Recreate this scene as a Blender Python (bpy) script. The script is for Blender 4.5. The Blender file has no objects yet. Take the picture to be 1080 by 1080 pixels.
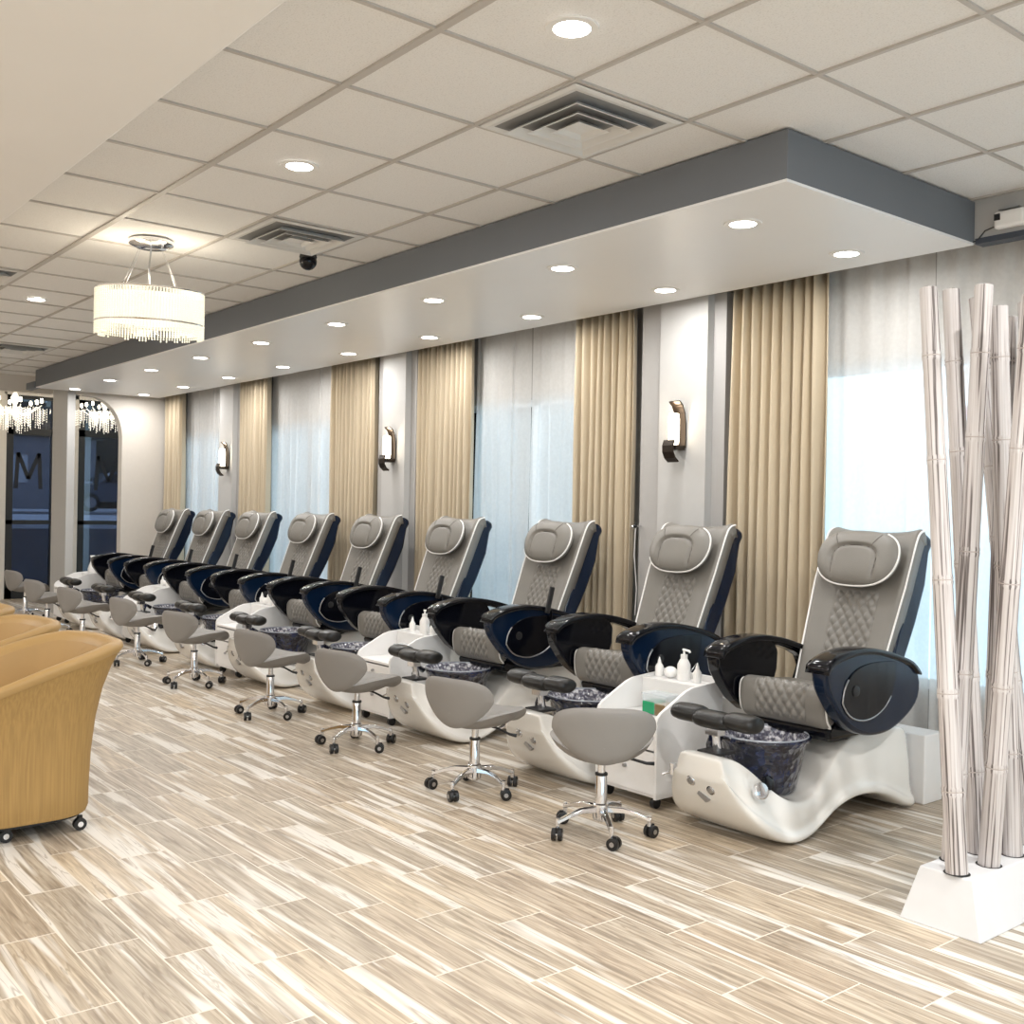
import bpy, math, random
from mathutils import Vector, Matrix
random.seed(7)
SC = bpy.context.scene
COL = SC.collection
PI = math.pi
sin, cos = math.sin, math.cos

# ------------------------------------------------------------------ camera
YAW, PITCH, ROLL, FL = -0.6814, -0.0023, 0.0192, 1117.01
EYE = 1.43
f_ = Vector((cos(YAW)*cos(PITCH), sin(YAW)*cos(PITCH), sin(PITCH)))
r0 = Vector((sin(YAW), -cos(YAW), 0)); u0 = r0.cross(f_)
r_ = r0*cos(ROLL) + u0*sin(ROLL); u_ = -r0*sin(ROLL) + u0*cos(ROLL)
cd = bpy.data.cameras.new('camera'); cam = bpy.data.objects.new('camera', cd); COL.objects.link(cam)
M = Matrix((( r_.x, u_.x, -f_.x, 0), (r_.y, u_.y, -f_.y, 0), (r_.z, u_.z, -f_.z, EYE), (0, 0, 0, 1)))
cam.matrix_world = M
cd.sensor_width = 36.0; cd.lens = FL/1080*36.0; cd.clip_start = .05; cd.clip_end = 300
SC.camera = cam
# ------------------------------------------------------------------ world and exposure
w = bpy.data.worlds.new('world'); SC.world = w; w.use_nodes = True
bg = w.node_tree.nodes['Background']; bg.inputs[0].default_value = (.60, .86, 1.0, 1); bg.inputs[1].default_value = 1.95
SC.view_settings.view_transform = 'Standard'; SC.view_settings.look = 'None'
SC.view_settings.exposure = 0.50; SC.view_settings.gamma = 1.0; SC.view_settings.use_curve_mapping = False
LAMP_W = 5.0           # watts of one downlight
LAMP_C = (1.0, .985, .965)
HIDDEN_W = 38.0  # watts of one added fill lamp out of view

# ------------------------------------------------------------------ materials
def nodes(name):
    m = bpy.data.materials.new(name); m.use_nodes = True
    nt = m.node_tree; return m, nt, nt.nodes['Principled BSDF']
def mat(name, col, rough=.5, metal=0, coat=0, emit=None, es=0, trans=0, ior=1.45, noise=0, nscale=20, bump=0, bscale=200, alpha=1, sheen=0, spec=.5):
    m, nt, b = nodes(name)
    b.inputs['Base Color'].default_value = (*col, 1); b.inputs['Roughness'].default_value = rough
    b.inputs['Metallic'].default_value = metal; b.inputs['Coat Weight'].default_value = coat; b.inputs['Coat Roughness'].default_value = .05
    b.inputs['Transmission Weight'].default_value = trans; b.inputs['IOR'].default_value = ior
    b.inputs['Alpha'].default_value = alpha; b.inputs['Specular IOR Level'].default_value = spec
    if sheen: b.inputs['Sheen Weight'].default_value = sheen
    if emit: b.inputs['Emission Color'].default_value = (*emit, 1); b.inputs['Emission Strength'].default_value = es
    tc = nt.nodes.new('ShaderNodeTexCoord')
    n = nt.nodes.new('ShaderNodeTexNoise'); n.inputs['Scale'].default_value = nscale; n.inputs['Detail'].default_value = 4
    nt.links.new(tc.outputs['Object'], n.inputs['Vector'])
    mx = nt.nodes.new('ShaderNodeMix'); mx.data_type = 'RGBA'
    k = noise if noise else .03
    mx.inputs['A'].default_value = (*[c*(1-k) for c in col], 1); mx.inputs['B'].default_value = (*[min(1, c*(1+k)) for c in col], 1)
    nt.links.new(n.outputs['Fac'], mx.inputs['Factor']); nt.links.new(mx.outputs['Result'], b.inputs['Base Color'])
    if bump:
        n2 = nt.nodes.new('ShaderNodeTexNoise'); n2.inputs['Scale'].default_value = bscale
        nt.links.new(tc.outputs['Object'], n2.inputs['Vector'])
        bp = nt.nodes.new('ShaderNodeBump'); bp.inputs['Strength'].default_value = bump; bp.inputs['Distance'].default_value = .004
        nt.links.new(n2.outputs['Fac'], bp.inputs['Height']); nt.links.new(bp.outputs['Normal'], b.inputs['Normal'])
    return m
def mth(nt, op, a, b=None, c=None):
    n = nt.nodes.new('ShaderNodeMath'); n.operation = op
    for i, v in enumerate((a, b, c)):
        if v is None: continue
        if isinstance(v, (int, float)): n.inputs[i].default_value = v
        else: nt.links.new(v, n.inputs[i])
    return n.outputs[0]
def mixc(nt, fac, a, b):
    n = nt.nodes.new('ShaderNodeMix'); n.data_type = 'RGBA'
    for k, v in (('Factor', fac), ('A', a), ('B', b)):
        s = n.inputs[k]
        if isinstance(v, (int, float)): s.default_value = v
        elif isinstance(v, tuple): s.default_value = (*v, 1)
        else: nt.links.new(v, s)
    return n.outputs['Result']
def ramp(nt, fac, stops):
    n = nt.nodes.new('ShaderNodeValToRGB'); cr = n.color_ramp
    while len(cr.elements) < len(stops): cr.elements.new(.5)
    for e, (p, c) in zip(cr.elements, stops): e.position = p; e.color = (*c, 1)
    nt.links.new(fac, n.inputs[0]); return n.outputs[0]

def floor_mat():
    m, nt, b = nodes('wood_look_tile')
    geo = nt.nodes.new('ShaderNodeNewGeometry'); sx = nt.nodes.new('ShaderNodeSeparateXYZ')
    nt.links.new(geo.outputs['Position'], sx.inputs[0]); X, Y = sx.outputs[0], sx.outputs[1]
    v = mth(nt, 'DIVIDE', mth(nt, 'ADD', Y, 3.706), .2038); row = mth(nt, 'FLOOR', v); fv = mth(nt, 'SUBTRACT', v, row)
    u = mth(nt, 'DIVIDE', mth(nt, 'SUBTRACT', mth(nt, 'SUBTRACT', X, 2.844), mth(nt, 'MULTIPLY', row, .2033)), .61)
    cu = mth(nt, 'FLOOR', u); fu = mth(nt, 'SUBTRACT', u, cu)
    dv = mth(nt, 'MULTIPLY', mth(nt, 'MINIMUM', fv, mth(nt, 'SUBTRACT', 1.0, fv)), .2038)
    du = mth(nt, 'MULTIPLY', mth(nt, 'MINIMUM', fu, mth(nt, 'SUBTRACT', 1.0, fu)), .61)
    d = mth(nt, 'MINIMUM', dv, du); grout = mth(nt, 'LESS_THAN', d, .0028)
    cid = nt.nodes.new('ShaderNodeCombineXYZ'); nt.links.new(row, cid.inputs[0]); nt.links.new(cu, cid.inputs[1])
    wn = nt.nodes.new('ShaderNodeTexWhiteNoise'); wn.noise_dimensions = '3D'; nt.links.new(cid.outputs[0], wn.inputs['Vector'])
    sw = nt.nodes.new('ShaderNodeSeparateColor'); nt.links.new(wn.outputs['Color'], sw.inputs[0])
    R1, R2, R3 = sw.outputs
    # per tile coordinates, long axis stretched
    cv = nt.nodes.new('ShaderNodeCombineXYZ')
    nt.links.new(mth(nt, 'ADD', mth(nt, 'MULTIPLY', X, .55), mth(nt, 'MULTIPLY', R1, 40)), cv.inputs[0])
    nt.links.new(mth(nt, 'ADD', mth(nt, 'MULTIPLY', Y, 10.0), mth(nt, 'MULTIPLY', R2, 60)), cv.inputs[1])
    def nz(scale, det, dist=0.0):
        n = nt.nodes.new('ShaderNodeTexNoise'); n.inputs['Scale'].default_value = scale; n.inputs['Detail'].default_value = det
        n.inputs['Distortion'].default_value = dist; nt.links.new(cv.outputs[0], n.inputs['Vector']); return n.outputs['Fac']
    big = nz(1.15, 2, .6); fine = nz(5.5, 5, .8); vein = nz(2.4, 3, 1.2)
    c0 = ramp(nt, fine, [(.3, (.25, .205, .155)), (.45, (.37, .31, .24)), (.58, (.47, .405, .32)), (.75, (.60, .53, .43))])
    tone = ramp(nt, R3, [(0, (1.02, .97, .92)), (.5, (.93, .93, .93)), (1, (1.2, 1.14, 1.05))])
    mu = nt.nodes.new('ShaderNodeMix'); mu.data_type = 'RGBA'; mu.blend_type = 'MULTIPLY'; mu.inputs['Factor'].default_value = 1
    nt.links.new(c0, mu.inputs['A']); nt.links.new(tone, mu.inputs['B'])
    white = ramp(nt, big, [(.55, (0, 0, 0)), (.60, (1, 1, 1))])
    edge = ramp(nt, vein, [(.47, (0, 0, 0)), (.495, (1, 1, 1)), (.505, (1, 1, 1)), (.53, (0, 0, 0))])
    c1 = mixc(nt, mth(nt, 'MULTIPLY', white, .93), mu.outputs['Result'], (.70, .66, .60))
    c2 = mixc(nt, mth(nt, 'MULTIPLY', edge, .45), c1, (.20, .15, .10))
    c3 = mixc(nt, grout, c2, (.68, .62, .53))
    nt.links.new(c3, b.inputs['Base Color'])
    b.inputs['Roughness'].default_value = .38; b.inputs['Specular IOR Level'].default_value = .45
    bp = nt.nodes.new('ShaderNodeBump'); bp.inputs['Strength'].default_value = .25; bp.inputs['Distance'].default_value = .002
    nt.links.new(mth(nt, 'SUBTRACT', 1.0, grout), bp.inputs['Height']); nt.links.new(bp.outputs[0], b.inputs['Normal'])
    return m
def fabric_mat(name, col, wscale, axis='X', bumpd=.003, rough=.9):
    m, nt, b = nodes(name)
    tc = nt.nodes.new('ShaderNodeTexCoord'); wv = nt.nodes.new('ShaderNodeTexWave'); wv.bands_direction = axis
    wv.inputs['Scale'].default_value = wscale; wv.inputs['Distortion'].default_value = 1.5; wv.inputs['Detail'].default_value = 2
    wv.inputs['Detail Scale'].default_value = 1.5
    nt.links.new(tc.outputs['Object'], wv.inputs['Vector'])
    c = mixc(nt, wv.outputs['Fac'], tuple(k*.93 for k in col), tuple(min(1, k*1.05) for k in col))
    nt.links.new(c, b.inputs['Base Color']); b.inputs['Roughness'].default_value = rough
    bp = nt.nodes.new('ShaderNodeBump'); bp.inputs['Strength'].default_value = .4; bp.inputs['Distance'].default_value = bumpd
    nt.links.new(wv.outputs['Fac'], bp.inputs['Height']); nt.links.new(bp.outputs[0], b.inputs['Normal'])
    b.inputs['Sheen Weight'].default_value = .15
    return m
def ribbed_mat(name, col):
    m, nt, b = nodes(name)
    tc = nt.nodes.new('ShaderNodeTexCoord'); mp = nt.nodes.new('ShaderNodeMapping'); mp.inputs['Scale'].default_value = (110, 110, 3)
    n = nt.nodes.new('ShaderNodeTexNoise'); n.inputs['Scale'].default_value = 1; n.inputs['Detail'].default_value = 3
    nt.links.new(tc.outputs['Object'], mp.inputs[0]); nt.links.new(mp.outputs[0], n.inputs['Vector'])
    c = ramp(nt, n.outputs['Fac'], [(.35, tuple(k*.86 for k in col)), (.65, tuple(k*1.06 for k in col))])
    nt.links.new(c, b.inputs['Base Color']); b.inputs['Roughness'].default_value = .75
    bp = nt.nodes.new('ShaderNodeBump'); bp.inputs['Strength'].default_value = .4; bp.inputs['Distance'].default_value = .002
    nt.links.new(n.outputs['Fac'], bp.inputs['Height']); nt.links.new(bp.outputs[0], b.inputs['Normal'])
    return m
def sheer_mat(name='sheer_voile'):
    m = bpy.data.materials.new(name); m.use_nodes = True; nt = m.node_tree
    for n in list(nt.nodes): nt.nodes.remove(n)
    out = nt.nodes.new('ShaderNodeOutputMaterial'); t = nt.nodes.new('ShaderNodeBsdfTransparent')
    tl = nt.nodes.new('ShaderNodeBsdfTranslucent'); df = nt.nodes.new('ShaderNodeBsdfDiffuse')
    tl.inputs[0].default_value = (.93, .94, .95, 1); df.inputs[0].default_value = (.9, .89, .86, 1)
    t.inputs[0].default_value = (1, 1, 1, 1)
    a = nt.nodes.new('ShaderNodeMixShader'); a.inputs[0].default_value = .5
    nt.links.new(tl.outputs[0], a.inputs[1]); nt.links.new(df.outputs[0], a.inputs[2])
    tc = nt.nodes.new('ShaderNodeTexCoord'); wv = nt.nodes.new('ShaderNodeTexNoise'); wv.inputs['Scale'].default_value = 40
    nt.links.new(tc.outputs['Object'], wv.inputs['Vector'])
    fac = nt.nodes.new('ShaderNodeMapRange'); fac.inputs[3].default_value = .70; fac.inputs[4].default_value = .82
    nt.links.new(wv.outputs['Fac'], fac.inputs[0])
    x = nt.nodes.new('ShaderNodeMixShader'); nt.links.new(fac.outputs[0], x.inputs[0])
    nt.links.new(t.outputs[0], x.inputs[1]); nt.links.new(a.outputs[0], x.inputs[2]); nt.links.new(x.outputs[0], out.inputs[0])
    return m
def glass_mat(name, tint, refl=.08):
    m = bpy.data.materials.new(name); m.use_nodes = True; nt = m.node_tree
    for n in list(nt.nodes): nt.nodes.remove(n)
    out = nt.nodes.new('ShaderNodeOutputMaterial'); t = nt.nodes.new('ShaderNodeBsdfTransparent'); t.inputs[0].default_value = (*tint, 1)
    g = nt.nodes.new('ShaderNodeBsdfGlossy'); g.inputs['Roughness'].default_value = .02
    fr = nt.nodes.new('ShaderNodeFresnel'); fr.inputs[0].default_value = 1.5
    tc = nt.nodes.new('ShaderNodeTexCoord'); nz = nt.nodes.new('ShaderNodeTexNoise'); nz.inputs['Scale'].default_value = 1.5
    nt.links.new(tc.outputs['Object'], nz.inputs['Vector'])
    k = mth(nt, 'ADD', mth(nt, 'MULTIPLY', fr.outputs[0], 1.0), mth(nt, 'MULTIPLY', nz.outputs['Fac'], refl*.3))
    x = nt.nodes.new('ShaderNodeMixShader'); nt.links.new(k, x.inputs[0]); nt.links.new(t.outputs[0], x.inputs[1]); nt.links.new(g.outputs[0], x.inputs[2])
    nt.links.new(x.outputs[0], out.inputs[0]); return m
def ceiling_mat():
    m, nt, b = nodes('acoustic_tile')
    tc = nt.nodes.new('ShaderNodeTexCoord')
    n1 = nt.nodes.new('ShaderNodeTexNoise'); n1.inputs['Scale'].default_value = 9; n1.inputs['Detail'].default_value = 6; n1.inputs['Distortion'].default_value = 1.5
    n2 = nt.nodes.new('ShaderNodeTexNoise'); n2.inputs['Scale'].default_value = 160; n2.inputs['Detail'].default_value = 2
    for n in (n1, n2): nt.links.new(tc.outputs['Object'], n.inputs['Vector'])
    c = ramp(nt, n2.outputs['Fac'], [(.30, (.66, .65, .63)), (.42, (.755, .745, .73)), (.7, (.785, .775, .76))])
    nt.links.new(c, b.inputs['Base Color']); b.inputs['Roughness'].default_value = .9
    bp = nt.nodes.new('ShaderNodeBump'); bp.inputs['Strength'].default_value = .5; bp.inputs['Distance'].default_value = .004
    h = mth(nt, 'ADD', n1.outputs['Fac'], mth(nt, 'MULTIPLY', n2.outputs['Fac'], .6))
    nt.links.new(h, bp.inputs['Height']); nt.links.new(bp.outputs[0], b.inputs['Normal'])
    return m
def bowl_mat(name, a, bcol, rough, metal, scale, bumpd=.006):
    m, nt, b = nodes(name)
    tc = nt.nodes.new('ShaderNodeTexCoord'); v = nt.nodes.new('ShaderNodeTexVoronoi'); v.inputs['Scale'].default_value = scale
    n = nt.nodes.new('ShaderNodeTexNoise'); n.inputs['Scale'].default_value = scale*.7; n.inputs['Detail'].default_value = 3
    for q in (v, n): nt.links.new(tc.outputs['Object'], q.inputs['Vector'])
    c = ramp(nt, n.outputs['Fac'], [(.45, a), (.62, bcol)])
    nt.links.new(c, b.inputs['Base Color']); b.inputs['Roughness'].default_value = rough; b.inputs['Metallic'].default_value = metal
    b.inputs['Coat Weight'].default_value = .8; b.inputs['Coat Roughness'].default_value = .04
    bp = nt.nodes.new('ShaderNodeBump'); bp.inputs['Strength'].default_value = .8; bp.inputs['Distance'].default_value = bumpd
    nt.links.new(v.outputs['Distance'], bp.inputs['Height']); nt.links.new(bp.outputs[0], b.inputs['Normal']); nt.links.new(bp.outputs[0], b.inputs['Coat Normal'])
    return m
def bamboo_mat():
    m, nt, b = nodes('whitewashed_bamboo')
    tc = nt.nodes.new('ShaderNodeTexCoord'); mp = nt.nodes.new('ShaderNodeMapping'); mp.inputs['Scale'].default_value = (1, 1, .012)
    nt.links.new(tc.outputs['Object'], mp.inputs[0])
    n = nt.nodes.new('ShaderNodeTexNoise'); n.inputs['Scale'].default_value = 120; n.inputs['Detail'].default_value = 3
    nt.links.new(mp.outputs[0], n.inputs['Vector'])
    c = ramp(nt, n.outputs['Fac'], [(.38, (.13, .11, .105)), (.43, (.40, .36, .35)), (.48, (.53, .49, .475)), (.7, (.62, .595, .585))])
    nt.links.new(c, b.inputs['Base Color']); b.inputs['Roughness'].default_value = .75
    return m

MT = dict(
 floor=floor_mat(), tile=ceiling_mat(),
 bar=mat('grid_bar', (.47, .44, .41), .5), ceilpaint=mat('soffit_paint', (.80, .79, .775), .8, noise=.02, nscale=3),  # grid_bar: shade of the gaps beside the bars is put into its colour
 bulk=mat('slate_paint', (.150, .163, .182), .6, noise=.04, nscale=5), bulkwhite=mat('white_satin_paint', (.80, .80, .80), .38, noise=.02, nscale=2),
 wall=mat('warm_grey_paint', (.40, .39, .38), .85), wallw=mat('light_grey_paint', (.47, .465, .455), .8), wallb=mat('cream_paint', (.60, .56, .51), .8),
 drape=fabric_mat('tan_drape', (.54, .455, .33), 130, 'Z', .001), sheer=sheer_mat(),
 frame=mat('window_frame', (.7, .72, .74), .4), glass=glass_mat('clear_glass', (.97, .99, 1)), shadeglass=glass_mat('porch_shade_glass', (.27, .275, .33), .1),  # door panes darkened by their tint for the porch shade outside
 black=mat('gloss_black', (.003, .0035, .006), .10, spec=.38), navy=mat('navy_gloss', (.003, .010, .028), .14, spec=.45), blackm=mat('matt_black', (.015, .015, .016), .5),
 leather=mat('grey_leather', (.195, .184, .166), .38, noise=.06, nscale=14, bump=.25, bscale=260), leather2=mat('stool_leather', (.225, .212, .198), .5, noise=.04, nscale=10, bump=.15, bscale=300),
 seam=mat('seam', (.11, .10, .09), .7), piping=mat('white_piping', (.82, .81, .79), .4), shell=mat('pearl_gelcoat', (.76, .74, .70), .16, coat=.5, noise=.04, nscale=4),
 white=mat('white_laminate', (.78, .77, .76), .4), plast=mat('white_plastic', (.85, .84, .82), .35), chrome=mat('chrome', (.75, .75, .77), .12, 1), steel=mat('dull_steel', (.45, .45, .46), .3, 1),
 fleather=mat('black_leather', (.009, .0085, .008), .36, noise=.1, nscale=12), bowl=bowl_mat('navy_art_glass', (.004, .005, .016), (.018, .026, .07), .12, 0, 30, .010),
 bowlin=bowl_mat('bowl_liner', (.10, .10, .14), (.75, .75, .8), .2, .25, 60, .012), rim=mat('clear_rim', (.35, .37, .42), .08, 0, coat=1),
 bronze=mat('dark_bronze', (.035, .026, .02), .35, .7), opal=mat('opal_glass', (.95, .9, .8), .4, emit=(1, .86, .66), es=5),
 lampface=mat('lamp_lens', (.9, .9, .9), .5, emit=(1, .96, .9), es=14), ring=mat('lamp_ring', (.8, .79, .77), .4),
 tub=ribbed_mat('golden_weave', (.37, .225, .075)), tubrim=mat('golden_vinyl', (.40, .25, .095), .5, noise=.03, bump=.1), castm=mat('caster_black', (.012, .012, .013), .35),
 crystal=mat('lit_crystal', (.9, .88, .8), .08, emit=(1, .95, .74), es=.30, coat=1), crystal2=mat('lit_crystal_bright', (.9, .9, .88), .08, emit=(1, .9, .74), es=.45), bulb=mat('bulb', (1, 1, 1), .4, emit=(1, .88, .68), es=8),
 vent=mat('vent_white', (.66, .655, .64), .45), ventdark=mat('vent_duct', (.22, .22, .22), .8), bamboo=bamboo_mat(), node=mat('bamboo_node', (.42, .37, .34), .8, noise=.3, nscale=80), planter=mat('planter_white', (.68, .68, .69), .5),
 hole=mat('planter_hole', (.03, .03, .03), .9), green=mat('green_fluid', (.01, .26, .11), .25), amber=mat('amber_label', (.55, .40, .22), .5), acrylic=mat('acrylic', (.75, .82, .88), .1, trans=.0, alpha=.35), paper=mat('paper', (.85, .84, .8), .7),
 snow=mat('snow', (.80, .84, .90), .9, noise=.05, nscale=1), brick=mat('brown_brick', (.52, .43, .50), .9, noise=.2, nscale=2), darkwall=mat('stone_wall', (.16, .16, .18), .9, noise=.3, nscale=2), tree=mat('bare_trees', (.06, .065, .06), 1, noise=.6, nscale=.9),
 carp=mat('dark_car_paint', (.09, .12, .16), .25, coat=1), carglass=mat('car_window', (.02, .03, .04), .08), houseg=mat('grey_siding', (.30, .31, .34), .9, noise=.25, nscale=2), asphalt=mat('asphalt', (.14, .15, .18), .9, noise=.3, nscale=1.2), mletter=mat('black_decal', (.006, .006, .01), .5), pink=mat('pink_decal', (.8, .25, .42), .5), wdecal=mat('white_decal', (.9, .9, .9), .5), orange=mat('curtain_track', (.05, .06, .08), .5),
)

# ------------------------------------------------------------------ mesh helpers
class MB:
    def __init__(s): s.v = []; s.f = []; s.mi = []
    def add(s, vs, fs, mi=0):
        o = len(s.v); s.v += [tuple(p) for p in vs]; s.f += [tuple(i+o for i in f) for f in fs]; s.mi += [mi]*len(fs); return s
    def box(s, c, d, rz=0, mi=0, rx=0):
        x, y, z = [k/2 for k in d]; R = Matrix.Rotation(rz, 3, 'Z') @ Matrix.Rotation(rx, 3, 'X')
        vs = [Vector(c)+R@Vector((a*x, b*y, g*z)) for g in (-1, 1) for a, b in ((-1, -1), (1, -1), (1, 1), (-1, 1))]
        return s.add(vs, [(3, 2, 1, 0), (4, 5, 6, 7), (0, 1, 5, 4), (1, 2, 6, 5), (2, 3, 7, 6), (3, 0, 4, 7)], mi)
    def bb(s, a, b, mi=0): return s.box([(p+q)/2 for p, q in zip(a, b)], [abs(q-p) for p, q in zip(a, b)], mi=mi)
    def loft(s, rings, cap=True, closed=True, mi=0):
        n = len(rings[0]); vs = [p for r in rings for p in r]; fs = []
        for i in range(len(rings)-1):
            for j in range(n if closed else n-1):
                k = (j+1) % n; fs.append((i*n+j, i*n+k, (i+1)*n+k, (i+1)*n+j))
        if cap: fs.append(tuple(range(n-1, -1, -1))); fs.append(tuple((len(rings)-1)*n+j for j in range(n)))
        return s.add(vs, fs, mi)
    def tube(s, pts, r, n=8, cap=True, mi=0):
        pts = [Vector(p) for p in pts]; rs = r if isinstance(r, (list, tuple)) else [r]*len(pts); rings = []; up = None
        for i, p in enumerate(pts):
            t = (pts[min(i+1, len(pts)-1)]-pts[max(i-1, 0)]).normalized()
            if up is None: up = Vector((0, 0, 1)) if abs(t.z) < .9 else Vector((0, 1, 0))
            a = t.cross(up).normalized(); b = a.cross(t).normalized(); up = b
            rings.append([p+(a*cos(2*PI*k/n)+b*sin(2*PI*k/n))*rs[i] for k in range(n)])
        return s.loft(rings, cap, mi=mi)
    def lathe(s, prof, c=(0, 0, 0), n=24, sx=1, sy=1, mi=0, cap=True):
        rings = [[(c[0]+r*cos(2*PI*k/n)*sx, c[1]+r*sin(2*PI*k/n)*sy, c[2]+z) for k in range(n)] for r, z in prof]
        return s.loft(rings, cap, mi=mi)
    def prism(s, poly, x0, x1, axis=0, mi=0):
        def P(a, b, t): return (t, a, b) if axis == 0 else ((a, t, b) if axis == 1 else (a, b, t))
        return s.loft([[P(a, b, x0) for a, b in poly], [P(a, b, x1) for a, b in poly]], mi=mi)
    def grid(s, fn, nu, nv, mi=0):
        vs = [fn(i/nu, j/nv) for i in range(nu+1) for j in range(nv+1)]
        fs = [(i*(nv+1)+j, (i+1)*(nv+1)+j, (i+1)*(nv+1)+j+1, i*(nv+1)+j+1) for i in range(nu) for j in range(nv)]
        return s.add(vs, fs, mi)
    def sphere(s, c, r, n=12, m=8, sc=(1, 1, 1), mi=0):
        rings = [[(c[0]+r*sc[0]*sin(PI*i/m)*cos(2*PI*k/n), c[1]+r*sc[1]*sin(PI*i/m)*sin(2*PI*k/n), c[2]-r*sc[2]*cos(PI*i/m)) for k in range(n)] for i in range(1, m)]
        return s.loft(rings, True, mi=mi)
    def build(s, name, m, parent=None, smooth=False, bevel=0, sub=0, label=None, seg=2):
        me = bpy.data.meshes.new(name); me.from_pydata(s.v, [], s.f)
        for k in (m if isinstance(m, (list, tuple)) else [m]): me.materials.append(MT[k])
        me.polygons.foreach_set('material_index', s.mi)
        import bmesh
        b = bmesh.new(); b.from_mesh(me); bmesh.ops.recalc_face_normals(b, faces=b.faces); b.to_mesh(me); b.free()
        o = bpy.data.objects.new(name, me); COL.objects.link(o)
        if smooth:
            me.polygons.foreach_set('use_smooth', [True]*len(me.polygons))
            if smooth != 'all':
                me.update()
                try: me.set_sharp_from_angle(angle=math.radians(40))
                except Exception: pass
        if bevel:
            q = o.modifiers.new('bevel', 'BEVEL'); q.width = bevel; q.segments = seg; q.limit_method = 'ANGLE'
        if sub:
            q = o.modifiers.new('sub', 'SUBSURF'); q.levels = sub; q.render_levels = sub
        if parent: o.parent = parent
        if label: o['label'] = label
        return o
def tag(o, label, cat, group=None, kind=None):
    if label: o['label'] = label
    if cat: o['category'] = cat
    if group: o['group'] = group
    if kind: o['kind'] = kind
    return o
def thing(name, loc, rz, label, cat, group=None):
    o = bpy.data.objects.new(name, None); COL.objects.link(o); o.empty_display_size = .1
    o.location = loc; o.rotation_euler = (0, 0, rz); return tag(o, label, cat, group)
def struct(o, label=None):
    o['kind'] = 'structure'
    if label: o['label'] = label
    return o
KIDS = {}
def copy_tree(o, parent=None):
    c = o.copy(); COL.objects.link(c)
    if parent: c.parent = parent
    for ch in [k for k in bpy.data.objects if k.parent == o]: copy_tree(ch, c)
    return c
def dup(o, loc, rz, label, group=None):
    c = copy_tree(o); c.location = loc; c.rotation_euler = (0, 0, rz); c['label'] = label
    if group: c['group'] = group
    return c
def prune(root, names):
    for ch in [k for k in bpy.data.objects if k.parent == root]:
        if ch.name.split('.')[0] in names: bpy.data.objects.remove(ch)

# ================================================================== STRUCTURE
C = 2.997; BZ = 2.782; WY = -5.32
XN, XF, YL = -4.0, 14.27, 5.0
struct(MB().bb((XN, WY-.2, -.12), (16.5, YL, 0)).build('floor', 'floor'), 'wood-look floor tiles in tan and cream laid in staggered rows')
# ceiling with recessed tiles and grid bars
m = MB(); m.bb((XN, -5.07, C+.008), (XF, YL, C+.06), 0)
gx, gy = 4.7124*.61, -3.2454*.61
k = math.ceil((XN-gx)/.61)
while gx+k*.61 < XF: m.bb((gx+k*.61-.009, -5.06, C), (gx+k*.61+.009, YL, C+.010), 1); k += 1
k = math.ceil((-5.06-gy)/.61)
while gy+k*.61 < YL:
    wd = .015 if k == 0 else .009
    m.bb((XN, gy+k*.61-wd, C-.0015), (XF, gy+k*.61+wd, C+.010), 1); k += 1
struct(m.build('ceiling', ['tile', 'bar']), 'suspended ceiling of square textured tiles in a metal grid')
# smooth soffit on the left
struct(MB().bb((XN, -1.37, 2.85), (XF, YL, C-.003)).build('trim_1', 'ceilpaint', bevel=.01), 'smooth dropped ceiling panel at upper left')
# slate bulkhead over the chairs
m = MB(); X0, X1, Y0, Y1 = 2.65, 13.52, -5.062, -3.55
m.bb((X0, Y0, BZ+.012), (X1, Y1, C-.002), 0); m.bb((X0+.002, Y0+.002, BZ), (X1-.002, Y1-.002, BZ+.013), 1)
struct(m.build('trim_2', ['bulk', 'bulkwhite']), 'long slate grey ceiling bulkhead with white underside over the chairs')
# window header (fascia above the curtains) and curtain pocket
m = MB(); m.bb((XN, -5.10, BZ+.03), (13.65, -5.064, C+.05)); m.bb((XN, -5.13, BZ+.0), (2.64, -5.05, BZ+.028), 1)
m.bb((XN, WY-.2, C+.0), (13.65, -5.10, C+.05))
struct(m.build('trim_3', ['wallw', 'orange']), 'white fascia board above the curtains with a dark curtain track')
# window wall with openings
wins = [(.9, 3.95), (5.3, 7.45), (8.75, 10.95), (11.95, 13.15)]
SILL, HEAD = .50, 2.30
m = MB(); x = XN
m.bb((XN, WY-.2, 0), (13.65, WY, SILL)); m.bb((XN, WY-.2, HEAD), (13.65, WY, C))
for a, b in wins: m.bb((x, WY-.2, SILL), (a, WY, HEAD)); x = b
m.bb((x, WY-.2, SILL), (13.65, WY, HEAD))
struct(m.build('wall_right', 'wall'), 'grey window wall behind the curtains')
for i, (a, b) in enumerate(wins):
    fr = MB()
    for xa, xb in ((a, a+.05), (b-.05, b), ((a+b)/2-.025, (a+b)/2+.025)): fr.bb((xa, WY-.13, SILL), (xb, WY-.07, HEAD))
    fr.bb((a, WY-.13, SILL), (b, WY-.07, SILL+.05)); fr.bb((a, WY-.13, HEAD-.05), (b, WY-.07, HEAD))
    o = struct(fr.build('window_%d' % (i+1), 'frame'))
    MB().bb((a+.03, WY-.105, SILL+.03), (b-.03, WY-.098, HEAD-.03)).build('pane', 'glass', o)
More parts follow.
